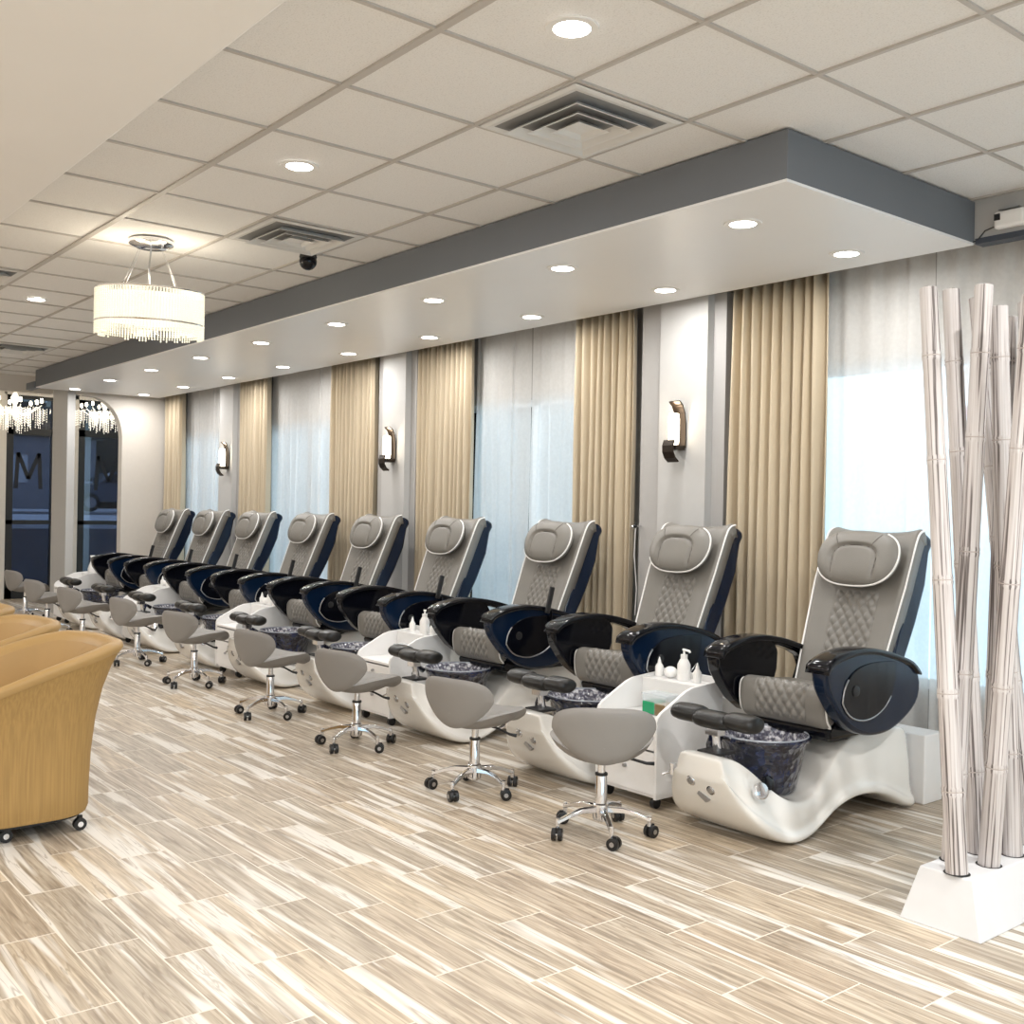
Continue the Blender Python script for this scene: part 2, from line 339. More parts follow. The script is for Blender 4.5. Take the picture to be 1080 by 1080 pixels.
# pilasters that carry the sconces
PIL = [(4.40, 4.80, 4.30, 5.02), (7.83, 8.20, 7.74, 8.36), (11.40, 11.76, 11.31, 11.86)]
for i, (a, b, c, d) in enumerate(PIL):
    m = MB(); m.bb((a, -5.19, 0), (b, -5.12, BZ+.03), 0); m.bb((c, WY, 0), (d, -5.18, BZ+.03), 1)
    struct(m.build('trim_%d' % (i+4), ['wallw', 'wall']), 'pale grey wall pilaster between two curtained windows')
# rest of the room, out of view
m = MB(); m.bb((XN-.15, WY-.2, 0), (XN, YL, .45)).bb((XN-.15, WY-.2, 2.6), (XN, YL, C+.06)).bb((XN-.15, WY-.2, .45), (XN, -4.6, 2.6)).bb((XN-.15, 2.2, .45), (XN, YL, 2.6)); struct(m.build('wall_back', 'wallb'))
m = MB()
for yy in (-4.6, -2.35, -.05, 2.15): m.bb((XN-.1, yy, .45), (XN-.04, yy+.05, 2.6))
m.bb((XN-.1, -4.6, .45), (XN-.04, 2.2, .5)).bb((XN-.1, -4.6, 2.55), (XN-.04, 2.2, 2.6))
o = struct(m.build('window_5', 'frame')); MB().bb((XN-.075, -4.57, .47), (XN-.068, 2.17, 2.58)).build('pane', 'glass', o)
struct(MB().bb((XN, YL, 0), (16.5, YL+.15, 3.2)).build('wall_left', 'wallb'))
# far partition with the arched opening
FX = 13.65
m = MB(); m.bb((FX, WY-.2, 0), (FX+.14, -4.64, C), 0)
arch = [(-4.64, 0.0)]
ay0, ay1, az = -4.64, -4.06, 2.32
poly = [(-4.645, 2.25)]
for k in range(9):                                   # quarter arch on the right of the opening
    t = k/8*PI/2; poly.append((-4.64+.40*(1-cos(t)), 2.25+.5*sin(t)))
poly += [(-4.06, 2.76), (-4.06, C), (-4.645, C)]
m.prism(poly, FX, FX+.14, 0)
struct(m.build('wall_far', 'wallb'), 'cream partition wall with an arched opening')
struct(MB().bb((FX, -4.06, 0), (FX+.62, -3.965, C)).build('trim_7', 'wallw', bevel=.004), 'white column between the two entrance openings')
struct(MB().bb((XF, -3.965, 2.80), (XF+.14, YL, 3.2)).build('trim_8', 'wallb'), 'cream header above the entrance')
struct(MB().bb((13.5, -3.60, 2.78), (13.85, -3.53, 2.86)).build('trim_9', 'bulk'), 'dark end of the bulkhead return by the entrance')
# vestibule shell
struct(MB().bb((XF, -6.1, 3.12), (16.5, YL, 3.2)).build('trim_10', 'ceilpaint'), 'entrance lobby ceiling')
struct(MB().bb((FX, -6.1, 0), (16.5, -6.0, 3.2)).build('trim_11', 'wallb'), 'entrance lobby side wall')
EX = 16.4
struct(MB().bb((EX, -3.93, 0), (EX+.15, YL, 3.2)).bb((EX, -4.93, 0), (EX+.15, -4.60, 3.2)).bb((EX, -6.1, 2.95), (EX+.15, -3.9, 3.2)).build('wall_front', 'wallb'), 'cream entrance wall around the glazed doors')

def store_door(n, y0, y1, tr, label):
    m = MB(); x0, x1 = EX+.02, EX+.10
    m.bb((x0, y1-.10, 0), (x1, y1, 2.95)); m.bb((x0, y0, 0), (x1, y0+.05, 2.95))
    m.bb((x0, y0, tr), (x1, y1, tr+.10)); m.bb((x0, y0, 2.90), (x1, y1, 2.95)); m.bb((x0, y0, 0), (x1, y1, .16)); m.bb((x0, y0, 1.08), (x1, y1, 1.14))
    o = struct(m.build('door_%d' % n, 'blackm'), label)
    MB().bb((EX+.055, y0+.04, .14), (EX+.063, y1-.08, 2.92)).build('glass_panel', 'shadeglass', o)
    # large letter M stuck on the pane
    cy = (y0+y1)/2+.02; s = .17 if n == 1 else .19; zc = 1.86; t = .055
    def seg(p, q, m2):
        a = Vector((p[0], p[1])); b = Vector((q[0], q[1])); d = (b-a).normalized(); nn = Vector((-d.y, d.x))*t/2
        m2.prism([tuple(a+nn), tuple(a-nn), tuple(b-nn), tuple(b+nn)], EX+.045, EX+.050)
    m2 = MB(); h = .26
    seg((cy+s, zc-h), (cy+s*.85, zc+h), m2); seg((cy+s*.85, zc+h), (cy, zc-.12), m2); seg((cy, zc-.12), (cy-s*.85, zc+h), m2); seg((cy-s*.85, zc+h), (cy-s, zc-h), m2)
    m2.build('letter', 'mletter', o, label='black letter M on the glass')
store_door(1, -4.60, -3.93, 2.38, 'black framed glass entrance door at far left')
store_door(2, -5.90, -4.93, 2.40, 'black framed glass door seen through the arch')

# ================================================================== OUTSIDE
o = MB().bb((-60, -120, -.35), (90, WY-.25, -.2)).bb((16.7, WY-.26, -.35), (20.4, 30, -.2)).build('snow_ground', 'snow'); struct(o, 'snow covered ground outside')
struct(MB().bb((20.4, -24, -.3), (90, 30, 1.06)).build('terrace_ground', 'snow'), 'raised snowy lot beyond the entrance')
struct(MB().bb((20.1, -24, -.3), (20.4, 20, .92)).build('retaining_wall', 'darkwall'), 'grey retaining wall outside the entrance')
struct(MB().bb((30, -24, 1.06), (36, 20, 1.075)).build('road', 'asphalt'), 'dark strip of road in the snow')
def house(x0, x1, y0, y1, z0, z1, m_, label):
    t = thing('brick_building', ((x0+x1)/2, (y0+y1)/2, z0), 0, label, 'building')
    a, b, h = (x1-x0)/2, (y1-y0)/2, z1-z0
    MB().bb((-a, -b, 0), (a, b, h)).build('wall', m_, t); MB().bb((-a-.2, -b-.2, h), (a+.2, b+.2, h+.3)).build('roof', 'snow', t)
    for i in range(3):
        for j in range(2):
            xc = -a*.6+i*a*.6; zc = h*(.3+.4*j)
            f = MB().box((xc, b+.02, zc), (.9, .06, 1.3)).build('window', 'frame', t); MB().box((xc, b+.045, zc), (.76, .03, 1.14)).build('pane', 'carglass', f)
    return t
house(14.6, 21.0, -20, -14, -.2, 6.5, 'brick', 'brown brick building seen faintly through the sheer curtain')
m = MB()
for i in range(26):
    yy = -7-i*.62; hh = 3.5+random.random()*3.5
    m.sphere((58+random.random()*3, yy, 1+hh*.45), 1, 8, 6, (1.2, .9+random.random()*.6, hh*.62))
tag(m.build('tree_line', 'tree', smooth='all'), 'dark line of trees beyond the snowy lot outside the doors', 'trees', kind='stuff')
m = MB().bb((49, -15.5, 1.06), (52, -9.0, 4.2)); tr_ = thing('house', (0, 0, 0), 0, 'grey house across the lot seen through the entrance door', 'building')
m.build('wall', 'houseg', tr_); MB().prism([(-15.9, 4.2), (-8.6, 4.2), (-12.2, 6.0)], 48.8, 52.2).build('roof', 'tree', tr_)
for k in range(3): MB().bb((48.95, -14.6+k*2, 2.2), (49.0, -13.7+k*2, 3.4)).build('window', 'frame', tr_)
# parked car
car = thing('car', (40, -13.6, 1.06), 0, 'dark parked car with snow on its bonnet outside the entrance', 'car')
body = [(2.25, .35), (2.3, .75), (2.1, .92), (1.2, 1.02), (.55, 1.45), (-1.1, 1.5), (-2.0, 1.1), (-2.25, .95), (-2.3, .4)]
MB().prism(body, -.88, .88).build('body', 'carp', car, bevel=.06)
MB().prism([(1.02, 1.05), (.5, 1.38), (-1.05, 1.42), (-1.75, 1.08)], -.90, .90).build('side_window', 'carglass', car)
MB().prism([(2.12, .94), (1.25, 1.04), (1.3, 1.10), (2.1, 1.0)], -.7, .7).build('snow_patch', 'snow', car)
for yy in (1.4, -1.4):
    for xx in (-.82, .82):
        wv = MB().tube([(xx-.1, yy, .33), (xx+.1, yy, .33)], .33, 20).build('wheel', 'castm', car); MB().tube([(xx-.115, yy, .33), (xx+.115, yy, .33)], .2, 14).build('hubcap', 'steel', wv)

# ================================================================== CURTAINS
def folds(x0, x1, yc, amp, per, z0, z1, seedv, nz=10, gather=0.0, jag=.35):
    rnd = random.Random(seedv); n = max(2, int((x1-x0)/per)); keys = []
    ph = [rnd.uniform(-jag, jag) for _ in range(2*n+2)]; am = [rnd.uniform(.55, 1.15) for _ in range(2*n+2)]; dr = [rnd.uniform(-1, 1) for _ in range(2*n+2)]
    def fn(u, v):
        s = u*n*2; i = int(min(s, 2*n-.001)); fr = s-i; fr2 = fr*fr*(3-2*fr)
        A = am[i]*(1-fr2)+am[i+1]*fr2; sg = (1 if i % 2 == 0 else -1)*(1-2*fr2)
        xs = x0+(x1-x0)*u + per*.28*(ph[i]*(1-fr2)+ph[i+1]*fr2) + .012*(dr[i]*(1-fr2)+dr[i+1]*fr2)*(1-v)
        xc = (x0+x1)/2; xs = xc+(xs-xc)*(1-gather*v)
        return (xs, yc+amp*A*sg*(.75+.25*(1-v))+.006*sin(v*7+i), z0+(z1-z0)*v)
    return fn, n
def drape(x0, x1, seedv, label, gather=.0):
    fn, n = folds(x0, x1, -5.196, .056, .070, .015, BZ+.10, seedv, gather=gather)
    o = MB().grid(fn, n*10, 10).build('drape', 'drape', smooth='all')
    s = o.modifiers.new('solid', 'SOLIDIFY'); s.thickness = .004
    return tag(o, label, 'curtain', 'tan curtains')
def sheer(x0, x1, seedv, label, amp=.012):
    fn, n = folds(x0, x1, -5.282, amp, .11, .05, BZ+.12, seedv, jag=.9)
    o = MB().grid(fn, n*8, 8).build('sheer_curtain', 'sheer', smooth='all')
    return tag(o, label, 'curtain', 'sheer curtains')
drape(3.55, 4.24, 1, 'tan curtain hanging behind the nearest pedicure chair, left of the big bright window', .03)
drape(5.07, 5.66, 2, 'tan curtain just left of the nearest wall sconce, behind the third chair', .02)
drape(6.92, 7.70, 3, 'tan curtain just right of the middle wall sconce', .02)
drape(8.40, 9.20, 4, 'tan curtain just left of the middle wall sconce')
drape(10.60, 11.30, 5, 'tan curtain just right of the farthest wall sconce')
drape(13.0, 13.55, 6, 'narrow tan curtain in the far corner next to the cream partition')
sheer(1.0, 2.96, 11, 'white sheer curtain behind the bamboo poles at the right edge', .022)
sheer(2.97, 3.62, 12, 'white sheer curtain directly behind the nearest pedicure chair', .02)
sheer(5.55, 6.30, 13, 'right half of the white sheer curtain pair between the first and middle sconces')
sheer(6.312, 7.02, 14, 'left half of the white sheer curtain pair between the first and middle sconces')
sheer(9.1, 10.7, 15, 'white sheer curtain between the middle and farthest sconces')
sheer(11.86, 13.1, 16, 'white sheer curtain left of the farthest sconce')
# plinth along the wall
pl = MB().bb((2.78, -5.10, 0), (13.4, -4.925, .345)).build('plumbing_plinth', 'white', bevel=.006); tag(pl, 'long low white boxed-in ledge running behind the pedicure chairs', 'ledge')

# ================================================================== LAMPS
def downlight_proto():
    t = thing('downlight', (3.17, -3.92, BZ), 0, '', 'ceiling light')
    MB().lathe([(.062, -.001), (.062, -.006), (.086, -.005), (.089, 0), (.062, 0)], n=28, cap=False).build('trim_ring', 'ring', t, smooth=True)
    MB().lathe([(.001, -.003), (.062, -.004), (.062, 0), (.001, 0)], n=28).build('lens', 'lampface', t)
    return t
dl = downlight_proto(); first = True
def add_light(loc, watt, size=.13, spread=PI, parent=None):
    l = bpy.data.lights.new('lamp_light', 'AREA'); l.shape = 'DISK'; l.size = size; l.energy = watt; l.color = LAMP_C; l.spread = spread
    o = bpy.data.objects.new('lamp_light', l); COL.objects.link(o); o.location = loc; o.parent = parent; return o
ords = ['nearest', 'second nearest', 'third nearest', 'fourth nearest', 'fifth nearest', 'sixth nearest', 'seventh nearest', 'eighth nearest', 'farthest']
place = []
for k in range(9):
    for y, nm in ((-3.92, 'room-side'), (-4.755, 'window-side')):
        place.append(((3.17+1.257*k, y, BZ), '%s recessed light of the %s row under the slate bulkhead' % (ords[k], nm), 'recessed lights under the bulkhead', LAMP_W*(1 if y > -4 else 1.25)))
for x, nm in ((2.575, 'nearest'), (4.446, 'second'), (8.778, 'farthest visible')):
    place.append(((x, -2.30, C+.004), '%s round recessed light set in the tiled ceiling' % nm, 'recessed lights in the tiled ceiling', LAMP_W*2.0))
for x, nx_ in ((-2.5, 'back-window end'), (0.4, 'camera end')):  # unseen lamps added behind the camera for ambient fill
    for y, ny_ in ((-3.6, 'curtain-side'), (-1.9, 'middle')): place.append(((x, y, C+.004), '%s added fill lamp in the tiled ceiling behind the camera, %s' % (ny_, nx_), 'added fill lamps behind the camera', HIDDEN_W))
for x, nx_ in ((-2.5, 'first'), (.4, 'second'), (3.4, 'third'), (6.4, 'fourth'), (9.4, 'fifth'), (12.4, 'sixth')):  # more added lamps out of view, filling the room with light
    for y, ny_ in ((1.0, 'inner'), (3.4, 'wall-side')): place.append(((x, y, 2.85), '%s added lamp of the %s row in the dropped ceiling, counted from the back window' % (nx_, ny_), 'added fill lamps in the dropped ceiling', HIDDEN_W*(.55 if (y < 2 and 0 < x < 8) else 1.12)))
for i, (loc, lb, gr, wt) in enumerate(place):
    o = dl if i == 0 else dup(dl, loc, 0, lb, gr)
    o['label'] = lb; o['group'] = gr
for i, (loc, lb, gr, wt) in enumerate(place):
    add_light((loc[0], loc[1], loc[2]-.012), wt)

# ceiling vents
def vent_proto():
    t = thing('ceiling_vent', (0, 0, 0), 0, '', 'ceiling vent')
    h = .295
    def sq(s0, z0, s1, z1, th, m):
        P = lambda s, z: [(-s, -s, z), (s, -s, z), (s, s, z), (-s, s, z)]
        m.loft([P(s0, z0), P(s1, z1), P(s1-.004, z1+th), P(s0-.004, z0+th), P(s0, z0)], cap=False)
    m = MB(); sq(h, -.002, h-.022, -.008, .002, m); sq(h-.022, -.008, h-.05, -.003, .002, m); m.build('frame', 'vent', t)
    for k, s in enumerate((.222, .152, .084)):
        m = MB(); sq(s, -.034, s-.010, -.033, .002, m); sq(s-.008, -.033, s-.040, -.006, .002, m)
        if k == 2: m.bb((-.05, -.05, -.018), (.05, .05, -.015))
        m.build('louvre', 'vent', t)
    MB().bb((-.25, -.25, -.0035), (.25, .25, -.0025)).build('duct', 'ventdark', t)
    return t
vp = vent_proto(); VX = lambda k: gx+(k+.5)*.61; VY = lambda k: gy-(k+.5)*.61
vl = [((3.18, -2.895), 'large square four-way air vent in the ceiling, the nearest one'), ((5.62, -2.87), 'square air vent beside the black dome camera'),
      ((11.72, -2.87), 'small looking square air vent at the far end of the ceiling'), ((8.06, -1.66), 'square air vent cut by the left edge of the picture')]
for i, ((x, y), lb) in enumerate(vl):
    x = VX(round((x-gx)/.61-.5)); y = gy+(round((y-gy)/.61-.5)+.5)*.61
    o = vp if i == 0 else copy_tree(vp)
    o.location = (x, y, C-.001); o['label'] = lb; o['group'] = 'ceiling air vents'
# dome camera
t = thing('security_camera', (5.95, -3.15, C), 0, 'black dome security camera on the ceiling beside an air vent', 'camera')
MB().lathe([(.05, 0), (.055, -.02), (.05, -.03)], n=20).build('mount', 'blackm', t, smooth=True)
MB().sphere((0, 0, -.045), .055, 18, 12, (1, 1, 1)).build('dome', 'black', t, smooth='all')

# oval drum chandelier
OX, OY = 6.32, -2.30
t = thing('drum_chandelier', (OX, OY, C), 1.2, 'oval drum chandelier of glowing crystal strands hanging from wires', 'chandelier')
MB().lathe([(.13, 0), (.13, -.02), (.09, -.04), (.01, -.042)], n=28).build('canopy', 'chrome', t, smooth=True)
for sx, sy in ((.16, .08), (-.16, .08), (.16, -.08), (-.16, -.08)): MB().tube([(sx*.35, sy*.5, -.03), (sx, sy, -.30)], .0013, 5).build('wire', 'steel', t)
MB().tube([(0, 0, -.04), (.01, .01, -.16), (0, 0, -.32)], .005, 6).build('cord', 'steel', t)
ra, rb = .31, .20
m = MB()
for z in (-.30, -.495): m.tube([(ra*cos(a*PI/24), rb*sin(a*PI/24), z) for a in range(49)], .006, 6, cap=False)
for a in range(0, 48, 12): m.tube([(0, 0, -.315), (ra*cos(a*PI/24), rb*sin(a*PI/24), -.315)], .004, 5)
m.build('frame', 'chrome', t)
def strands(ra, rb, n, z0, z1, name, mt, par):
    m = MB()
    for k in range(n):
        a = 2*PI*k/n; x, y = ra*cos(a), rb*sin(a); zz = z1+random.uniform(-.008, .008); st = .013
        z = z0; prof = [(.0015, z0)]
        while z > zz: prof += [(.0062, z-st*.5), (.0025, z-st)]; z -= st
        m.lathe(prof, (x, y, 0), 5)
    return tag(m.build(name, mt, par, smooth=False), None, None, kind='stuff')
strands(ra, rb, 110, -.302, -.56, 'crystal_strands', 'crystal', t)
strands(ra-.02, rb-.02, 95, -.302, -.54, 'inner_crystal_strands', 'crystal', t)
MB().grid(lambda u, v: ((ra-.035)*cos(2*PI*u), (rb-.035)*sin(2*PI*u), -.325-.16*v), 36, 2).build('inner_shade', 'crystal', t, smooth='all')
l = bpy.data.lights.new('drum_light', 'POINT'); l.energy = 2.2; l.color = (1, .88, .7); l.shadow_soft_size = .06
for sx in (-.14, .14):
    o = bpy.data.objects.new('drum_light', l); COL.objects.link(o); o.parent = t; o.location = (sx, 0, -.22)

# entry crystal chandelier, and a copy standing in for a glass reflection
def crystal_chandelier(loc, label, en, sc=1.0):
    t = thing('crystal_chandelier', loc, 0, label, 'chandelier')
    MB().lathe([(.05, 0), (.05, -.03), (.012, -.04), (.012, -.2*sc)], n=12).build('stem', 'chrome', t, smooth=True)
    MB().lathe([(.02, -.2*sc), (.06, -.26*sc), (.02, -.34*sc), (.05, -.42*sc), (.01, -.5*sc)], n=14).build('column', 'crystal2', t, smooth='all')
    for k in range(8):
        a = 2*PI*k/8; R = .30*sc if k % 2 else .22*sc
        m = MB().tube([(0, 0, -.40*sc), (R*.5*cos(a), R*.5*sin(a), -.44*sc), (R*cos(a), R*sin(a), -.34*sc)], .007, 6).build('arm', 'crystal2', t, smooth='all')
        MB().sphere((R*cos(a), R*sin(a), -.29*sc), .016*sc, 8, 6, (1, 1, 1.8)).build('bulb', 'bulb', m, smooth='all')
    m = MB()
    for k in range(110):
        a = random.uniform(0, 2*PI); R = random.uniform(.06, .34)*sc; z1 = -.46*sc-.16*sc*random.random()*(1.2-R/.34*.4); z0 = -.36*sc
        z = z0
        while z > z1: m.lathe([(.001, z), (.0055, z-.013), (.001, z-.026)], (R*cos(a), R*sin(a), 0), 4); z -= .032
    tag(m.build('crystal_drops', 'crystal2', t), None, None, kind='stuff')
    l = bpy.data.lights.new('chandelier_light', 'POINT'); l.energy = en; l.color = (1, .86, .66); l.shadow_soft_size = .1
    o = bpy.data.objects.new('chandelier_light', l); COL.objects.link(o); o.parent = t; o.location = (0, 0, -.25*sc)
crystal_chandelier((15.2, -3.74, 3.12), 'bright crystal chandelier hanging in front of the left entrance door', 14, 1.25)
crystal_chandelier((15.3, -4.95, 3.12), 'added chandelier standing in for the transom glass reflection, seen through the arched opening', 12, 1.15)  # made-up fitting in place of a chandelier mirrored in the transom

# sconces
def sconce(loc, label):
    t = thing('wall_sconce', loc, 0, label, 'wall lamp', 'bronze wall sconces')
    w2 = .045
    pth = [(.075, .195), (.045, .17), (.022, .12), (.014, .05), (.012, -.02), (.012, -.1)]
    def strip(pts, w, th, m):
        rings = []
        for i, (y, z) in enumerate(pts):
            a = Vector(pts[max(i-1, 0)]); b = Vector(pts[min(i+1, len(pts)-1)]); d = (b-a).normalized(); n = Vector((-d.y, d.x))*th
            rings.append([(-w, y+n.x, z+n.y), (w, y+n.x, z+n.y), (w, y-n.x, z-n.y), (-w, y-n.x, z-n.y)])
        m.loft(rings)
    m = MB(); strip(pth, w2, .004, m); m.build('upper_band', 'bronze', t)
    m = MB(); strip([(.012, -.10), (.06, -.105), (.10, -.10)], w2*.9, .014, m); m.build('bracket', 'bronze', t)
    m = MB(); strip([(.115, -.055), (.128, -.09), (.126, -.13), (.108, -.165), (.075, -.19)], w2, .005, m); m.build('lower_band', 'bronze', t)
    MB().lathe([(.001, -.085), (.032, -.08), (.036, -.04), (.036, .08), (.03, .115), (.001, .12)], (0, .075, 0), 20).build('glass_shade', 'opal', t, smooth='all')
    l = bpy.data.lights.new('sconce_light', 'POINT'); l.energy = 1.3; l.color = (1, .84, .62); l.shadow_soft_size = .035
    o = bpy.data.objects.new('sconce_light', l); COL.objects.link(o); o.parent = t; o.location = (0, .075, .17)
sconce((4.60, -5.12, 1.945), 'nearest bronze wall sconce, beside the second pedicure chair')
sconce((8.00, -5.12, 1.945), 'middle bronze wall sconce of the three along the window wall')
sconce((11.50, -5.12, 1.945), 'farthest bronze wall sconce of the three, near the entrance')

# small wall devices
t = thing('wall_sensor', (2.46, -5.062, 2.87), 0, 'white sensor box with a dark eye on the fascia at upper right', 'sensor')
MB().bb((-.075, 0, -.04), (.075, .045, .045)).build('housing', 'plast', t, bevel=.015); MB().bb((.04, .044, .0), (.068, .05, .03)).build('eye', 'blackm', t)
MB().tube([(.075, .02, -.02), (.13, .012, -.03), (.17, .01, -.07), (.22, .01, -.078)], .003, 6).build('cable', 'blackm', t)
MB().bb((-.05, .002, .047), (.05, .05, .052)).build('lid', 'steel', t)
o = MB().bb((13.36, -5.3, 2.51), (13.40, -5.27, 2.62)).build('wall_sensor', 'steel', bevel=.004); tag(o, 'small grey sensor on the wall by the far corner', 'sensor')
o.location = (0, 0, 0)
t = thing('tieback_hook', (5.0, -5.18, 1.335), 0, 'brass curtain tieback knob with a hanging cord right of the third chair curtain', 'hook')
MB().tube([(0, 0, 0), (0, .05, 0)], .005, 8).build('stem', 'chrome', t); MB().sphere((0, .06, 0), .014, 12, 8).build('knob', 'blackm', t, smooth='all')
MB().sphere((.035, .045, -.005), .013, 12, 8).build('knob', 'chrome', t, smooth='all')
MB().tube([(0, .055, -.01), (.012, .05, -.2), (-.01, .045, -.42), (.005, .04, -.6)], .003, 6).build('cord', 'piping', t)
# round window sign behind the sheer
t = thing('window_sign', (2.75, -5.385, 2.12), 0, 'round pink and white sign on the window behind the bamboo poles', 'sign')
m = MB(); m.tube([(.17*cos(a*PI/16), 0, .15*sin(a*PI/16)) for a in range(16, 33)], .022, 8); m.build('pink_arc', 'pink', t)
m = MB(); m.tube([(.05+.055*cos(a*PI/12), 0, .05+.06*sin(a*PI/12)) for a in range(25)], .016, 8, cap=False); m.build('ring', 'wdecal', t)

# ================================================================== PEDICURE CHAIR
OYC = -4.3
def W(y): return y-OYC
def pathlen(pts, n):
    d = [0]
    for a, b in zip(pts, pts[1:]): d.append(d[-1]+math.dist(a, b))
    out = []
    for k in range(n+1):
        s = d[-1]*k/n; i = 0
        while i < len(d)-2 and d[i+1] < s: i += 1
        # catmull-rom
        f = (s-d[i])/(d[i+1]-d[i]+1e-9); P = [pts[max(i-1, 0)], pts[i], pts[i+1], pts[min(i+2, len(pts)-1)]]
        q = [.5*((2*P[1][c])+(-P[0][c]+P[2][c])*f+(2*P[0][c]-5*P[1][c]+4*P[2][c]-P[3][c])*f*f+(-P[0][c]+3*P[1][c]-3*P[2][c]+P[3][c])*f**3) for c in (0, 1)]
        out.append((q[0], q[1], s))
    return out, d[-1]
def pad(path, hw, th, nv, qw, q0, q1, wing=0, rnd=.035, nu=84):
    """cushion: path in (y,z) of the front face, normals turned to the front"""
    P, L = pathlen(path, nv); F = []; B = []; edgeL = []; edgeR = []
    for j, (y, z, s) in enumerate(P):
        a = P[max(j-1, 0)]; b = P[min(j+1, nv)]; d = Vector((b[0]-a[0], b[1]-a[1])).normalized(); n = Vector((d.y, -d.x))
        rowf = []; rowb = []
        w_ = hw if not callable(hw) else hw(s/L)
        for i in range(nu+1):
            u = -1+2*i/nu; x = u*w_; off = 0
            e = (abs(u)*w_-(w_-rnd))/rnd
            if e > 0: off -= rnd*(1-math.sqrt(max(0, 1-min(e, 1)**2)))
            off += wing*abs(u)**3
            es = min(s, L-s)
            if es < rnd*.6: off -= rnd*.6*(1-math.sqrt(max(0, 1-(1-es/(rnd*.6))**2)))
            if abs(x) < qw and q0 < s < q1:
                ph1 = (x/.052+(s)/.068)*PI; ph2 = (x/.052-(s)/.068)*PI
                off += .017*(abs(sin(ph1)*sin(ph2)))**.42-.010
            elif abs(abs(x)-qw) < .006 and q0 < s < q1: off -= .005
            rowf.append((x, W(y+n.x*off), z+n.y*off)); rowb.append((x, W(y-n.x*th), z-n.y*th))
        F.append(rowf); B.append(rowb); 
        off = wing-rnd*.55
        edgeL.append((w_+.001, W(y+n.x*off), z+n.y*off)); edgeR.append((-w_-.001, W(y+n.x*off), z+n.y*off))
    m = MB(); rings = [F[j]+B[j][::-1] for j in range(nv+1)]
    m.loft(rings)
    return m, edgeL, edgeR
def make_chair():
    t = thing('pedicure_chair', (3.05, OYC, 0), 0, '', 'pedicure chair')
    st = [(-3.549, .28, .368, .145, .112), (-3.553, .27, .376, .15, .118), (-3.575, .215, .380, .18, .116), (-3.60, .16, .380, .205, .115), (-3.66, .085, .365, .255, .13), (-3.74, .03, .30, .285, .165), (-3.82, 0, .215, .295, .21), (-3.92, 0, .165, .29, .23),
          (-4.02, .02, .16, .28, .235), (-4.12, .065, .20, .27, .22), (-4.22, .10, .29, .265, .205), (-4.35, .125, .385, .27, .20), (-4.5, .115, .42, .275, .205), (-4.62, .08, .42, .28, .21), (-4.72, .03, .415, .285, .22), (-4.80, 0, .40, .285, .22), (-4.88, 0, .375, .28, .22)]
    rings = []
    for y, zb, zt, wb, wt in st:
        h = zt-zb; S = [(wb*.97, zb), (wb, zb+min(.03, .1*h)), (wb*.985, zb+min(.055, .2*h)), (wb*.93-.012, zb+min(.07, .27*h)), ((wb*.45+wt*.55), zb+.55*h), (wt*1.03, zb+.85*h), (wt*.99, zt-.010), (wt*.93, zt-.001)]
        ring = [(a, W(y), b) for a, b in S]+[(0, W(y), zt+.002)]+[(-a, W(y), b) for a, b in S[::-1]]+[(0, W(y), zb)]
        rings.append(ring)
    MB().loft(rings).build('base', 'shell', t, smooth='all', sub=2)
    # fittings on the nose
    def disc(p, n, r, th, name, mt, par=t, seg=20, rr=None):
        p = Vector(p); n = Vector(n).normalized()
        return MB().tube([p, p+n*th*.8, p+n*th], [r, r, (rr or r*.85)], seg).build(name, mt, par, smooth=True)
    for x, z in ((.055, .262), (-.05, .240)):
        k = disc((x, W(-3.592 if x < 0 else -3.580), z), (0, 1, -.35), .025, .026, 'control_knob', 'chrome'); disc((x, W(-3.568 if x < 0 else -3.556), z-.008), (0, 1, -.35), .015, .006, 'knob_cap', 'steel', k)
    MB().prism([(-.035, .185), (.02, .215), (.03, .20), (-.02, .172)], W(-3.62), W(-3.572), 1).build('drain_lever', 'steel', t)
    disc((-.215, W(-3.69), .245), (-1, .25, .35), .036, .022, 'hand_spray', 'chrome', rr=.028)
    disc((-.19, W(-3.775), .262), (-1, .05, .45), .032, .018, 'spray_holder', 'black', rr=.026)
    m = MB().tube([(.14, W(-3.6), .27), (.2, W(-3.59), .27)], .012, 10).tube([(.19, W(-3.59), .25), (.19, W(-3.59), .30)], .014, 10).tube([(.2, W(-3.59), .262), (.245, W(-3.585), .24)], .006, 8); m.build('drain_valve', 'chrome', t, smooth=True)
    # footrest
    MB().bb((-.06, W(-3.72), .372), (.06, W(-3.60), .386)).build('footrest_foot', 'blackm', t, bevel=.004)
    m = MB().tube([(0, W(-3.67), .38), (.0, W(-3.66), .44), (0, W(-3.65), .485)], [.022, .018, .024], 12).box((0, W(-3.65), .47), (.07, .05, .03)); m.build('footrest_post', 'chrome', t, smooth=True)
    m = MB(); n = 14
    for a, b in ((-.225, -.075), (-.085, .085), (.075, .225)):
        pts = []; rs = []; rings = []
        for k in range(n+1):
            u = -1+2*k/n; x = (a+b)/2+(b-a)/2*1.08*u; e = (1-abs(u)**4)**.5 if abs(u) < 1 else 0
            cy = W(-3.655)+(.014 if abs(a+b) < .01 else 0); cz = .522+(.0 if abs(a+b) < .01 else .008)
            ry, rz = .066*(.55+.45*e), .040*(.6+.4*e)
            rings.append([(x, cy+ry*cos(q*PI/8), cz+rz*sin(q*PI/8)) for q in range(16)])
        m.loft(rings)
    m.build('footrest_pad', 'fleather', t, smooth='all')
    # bowl
    by = W(-3.985)
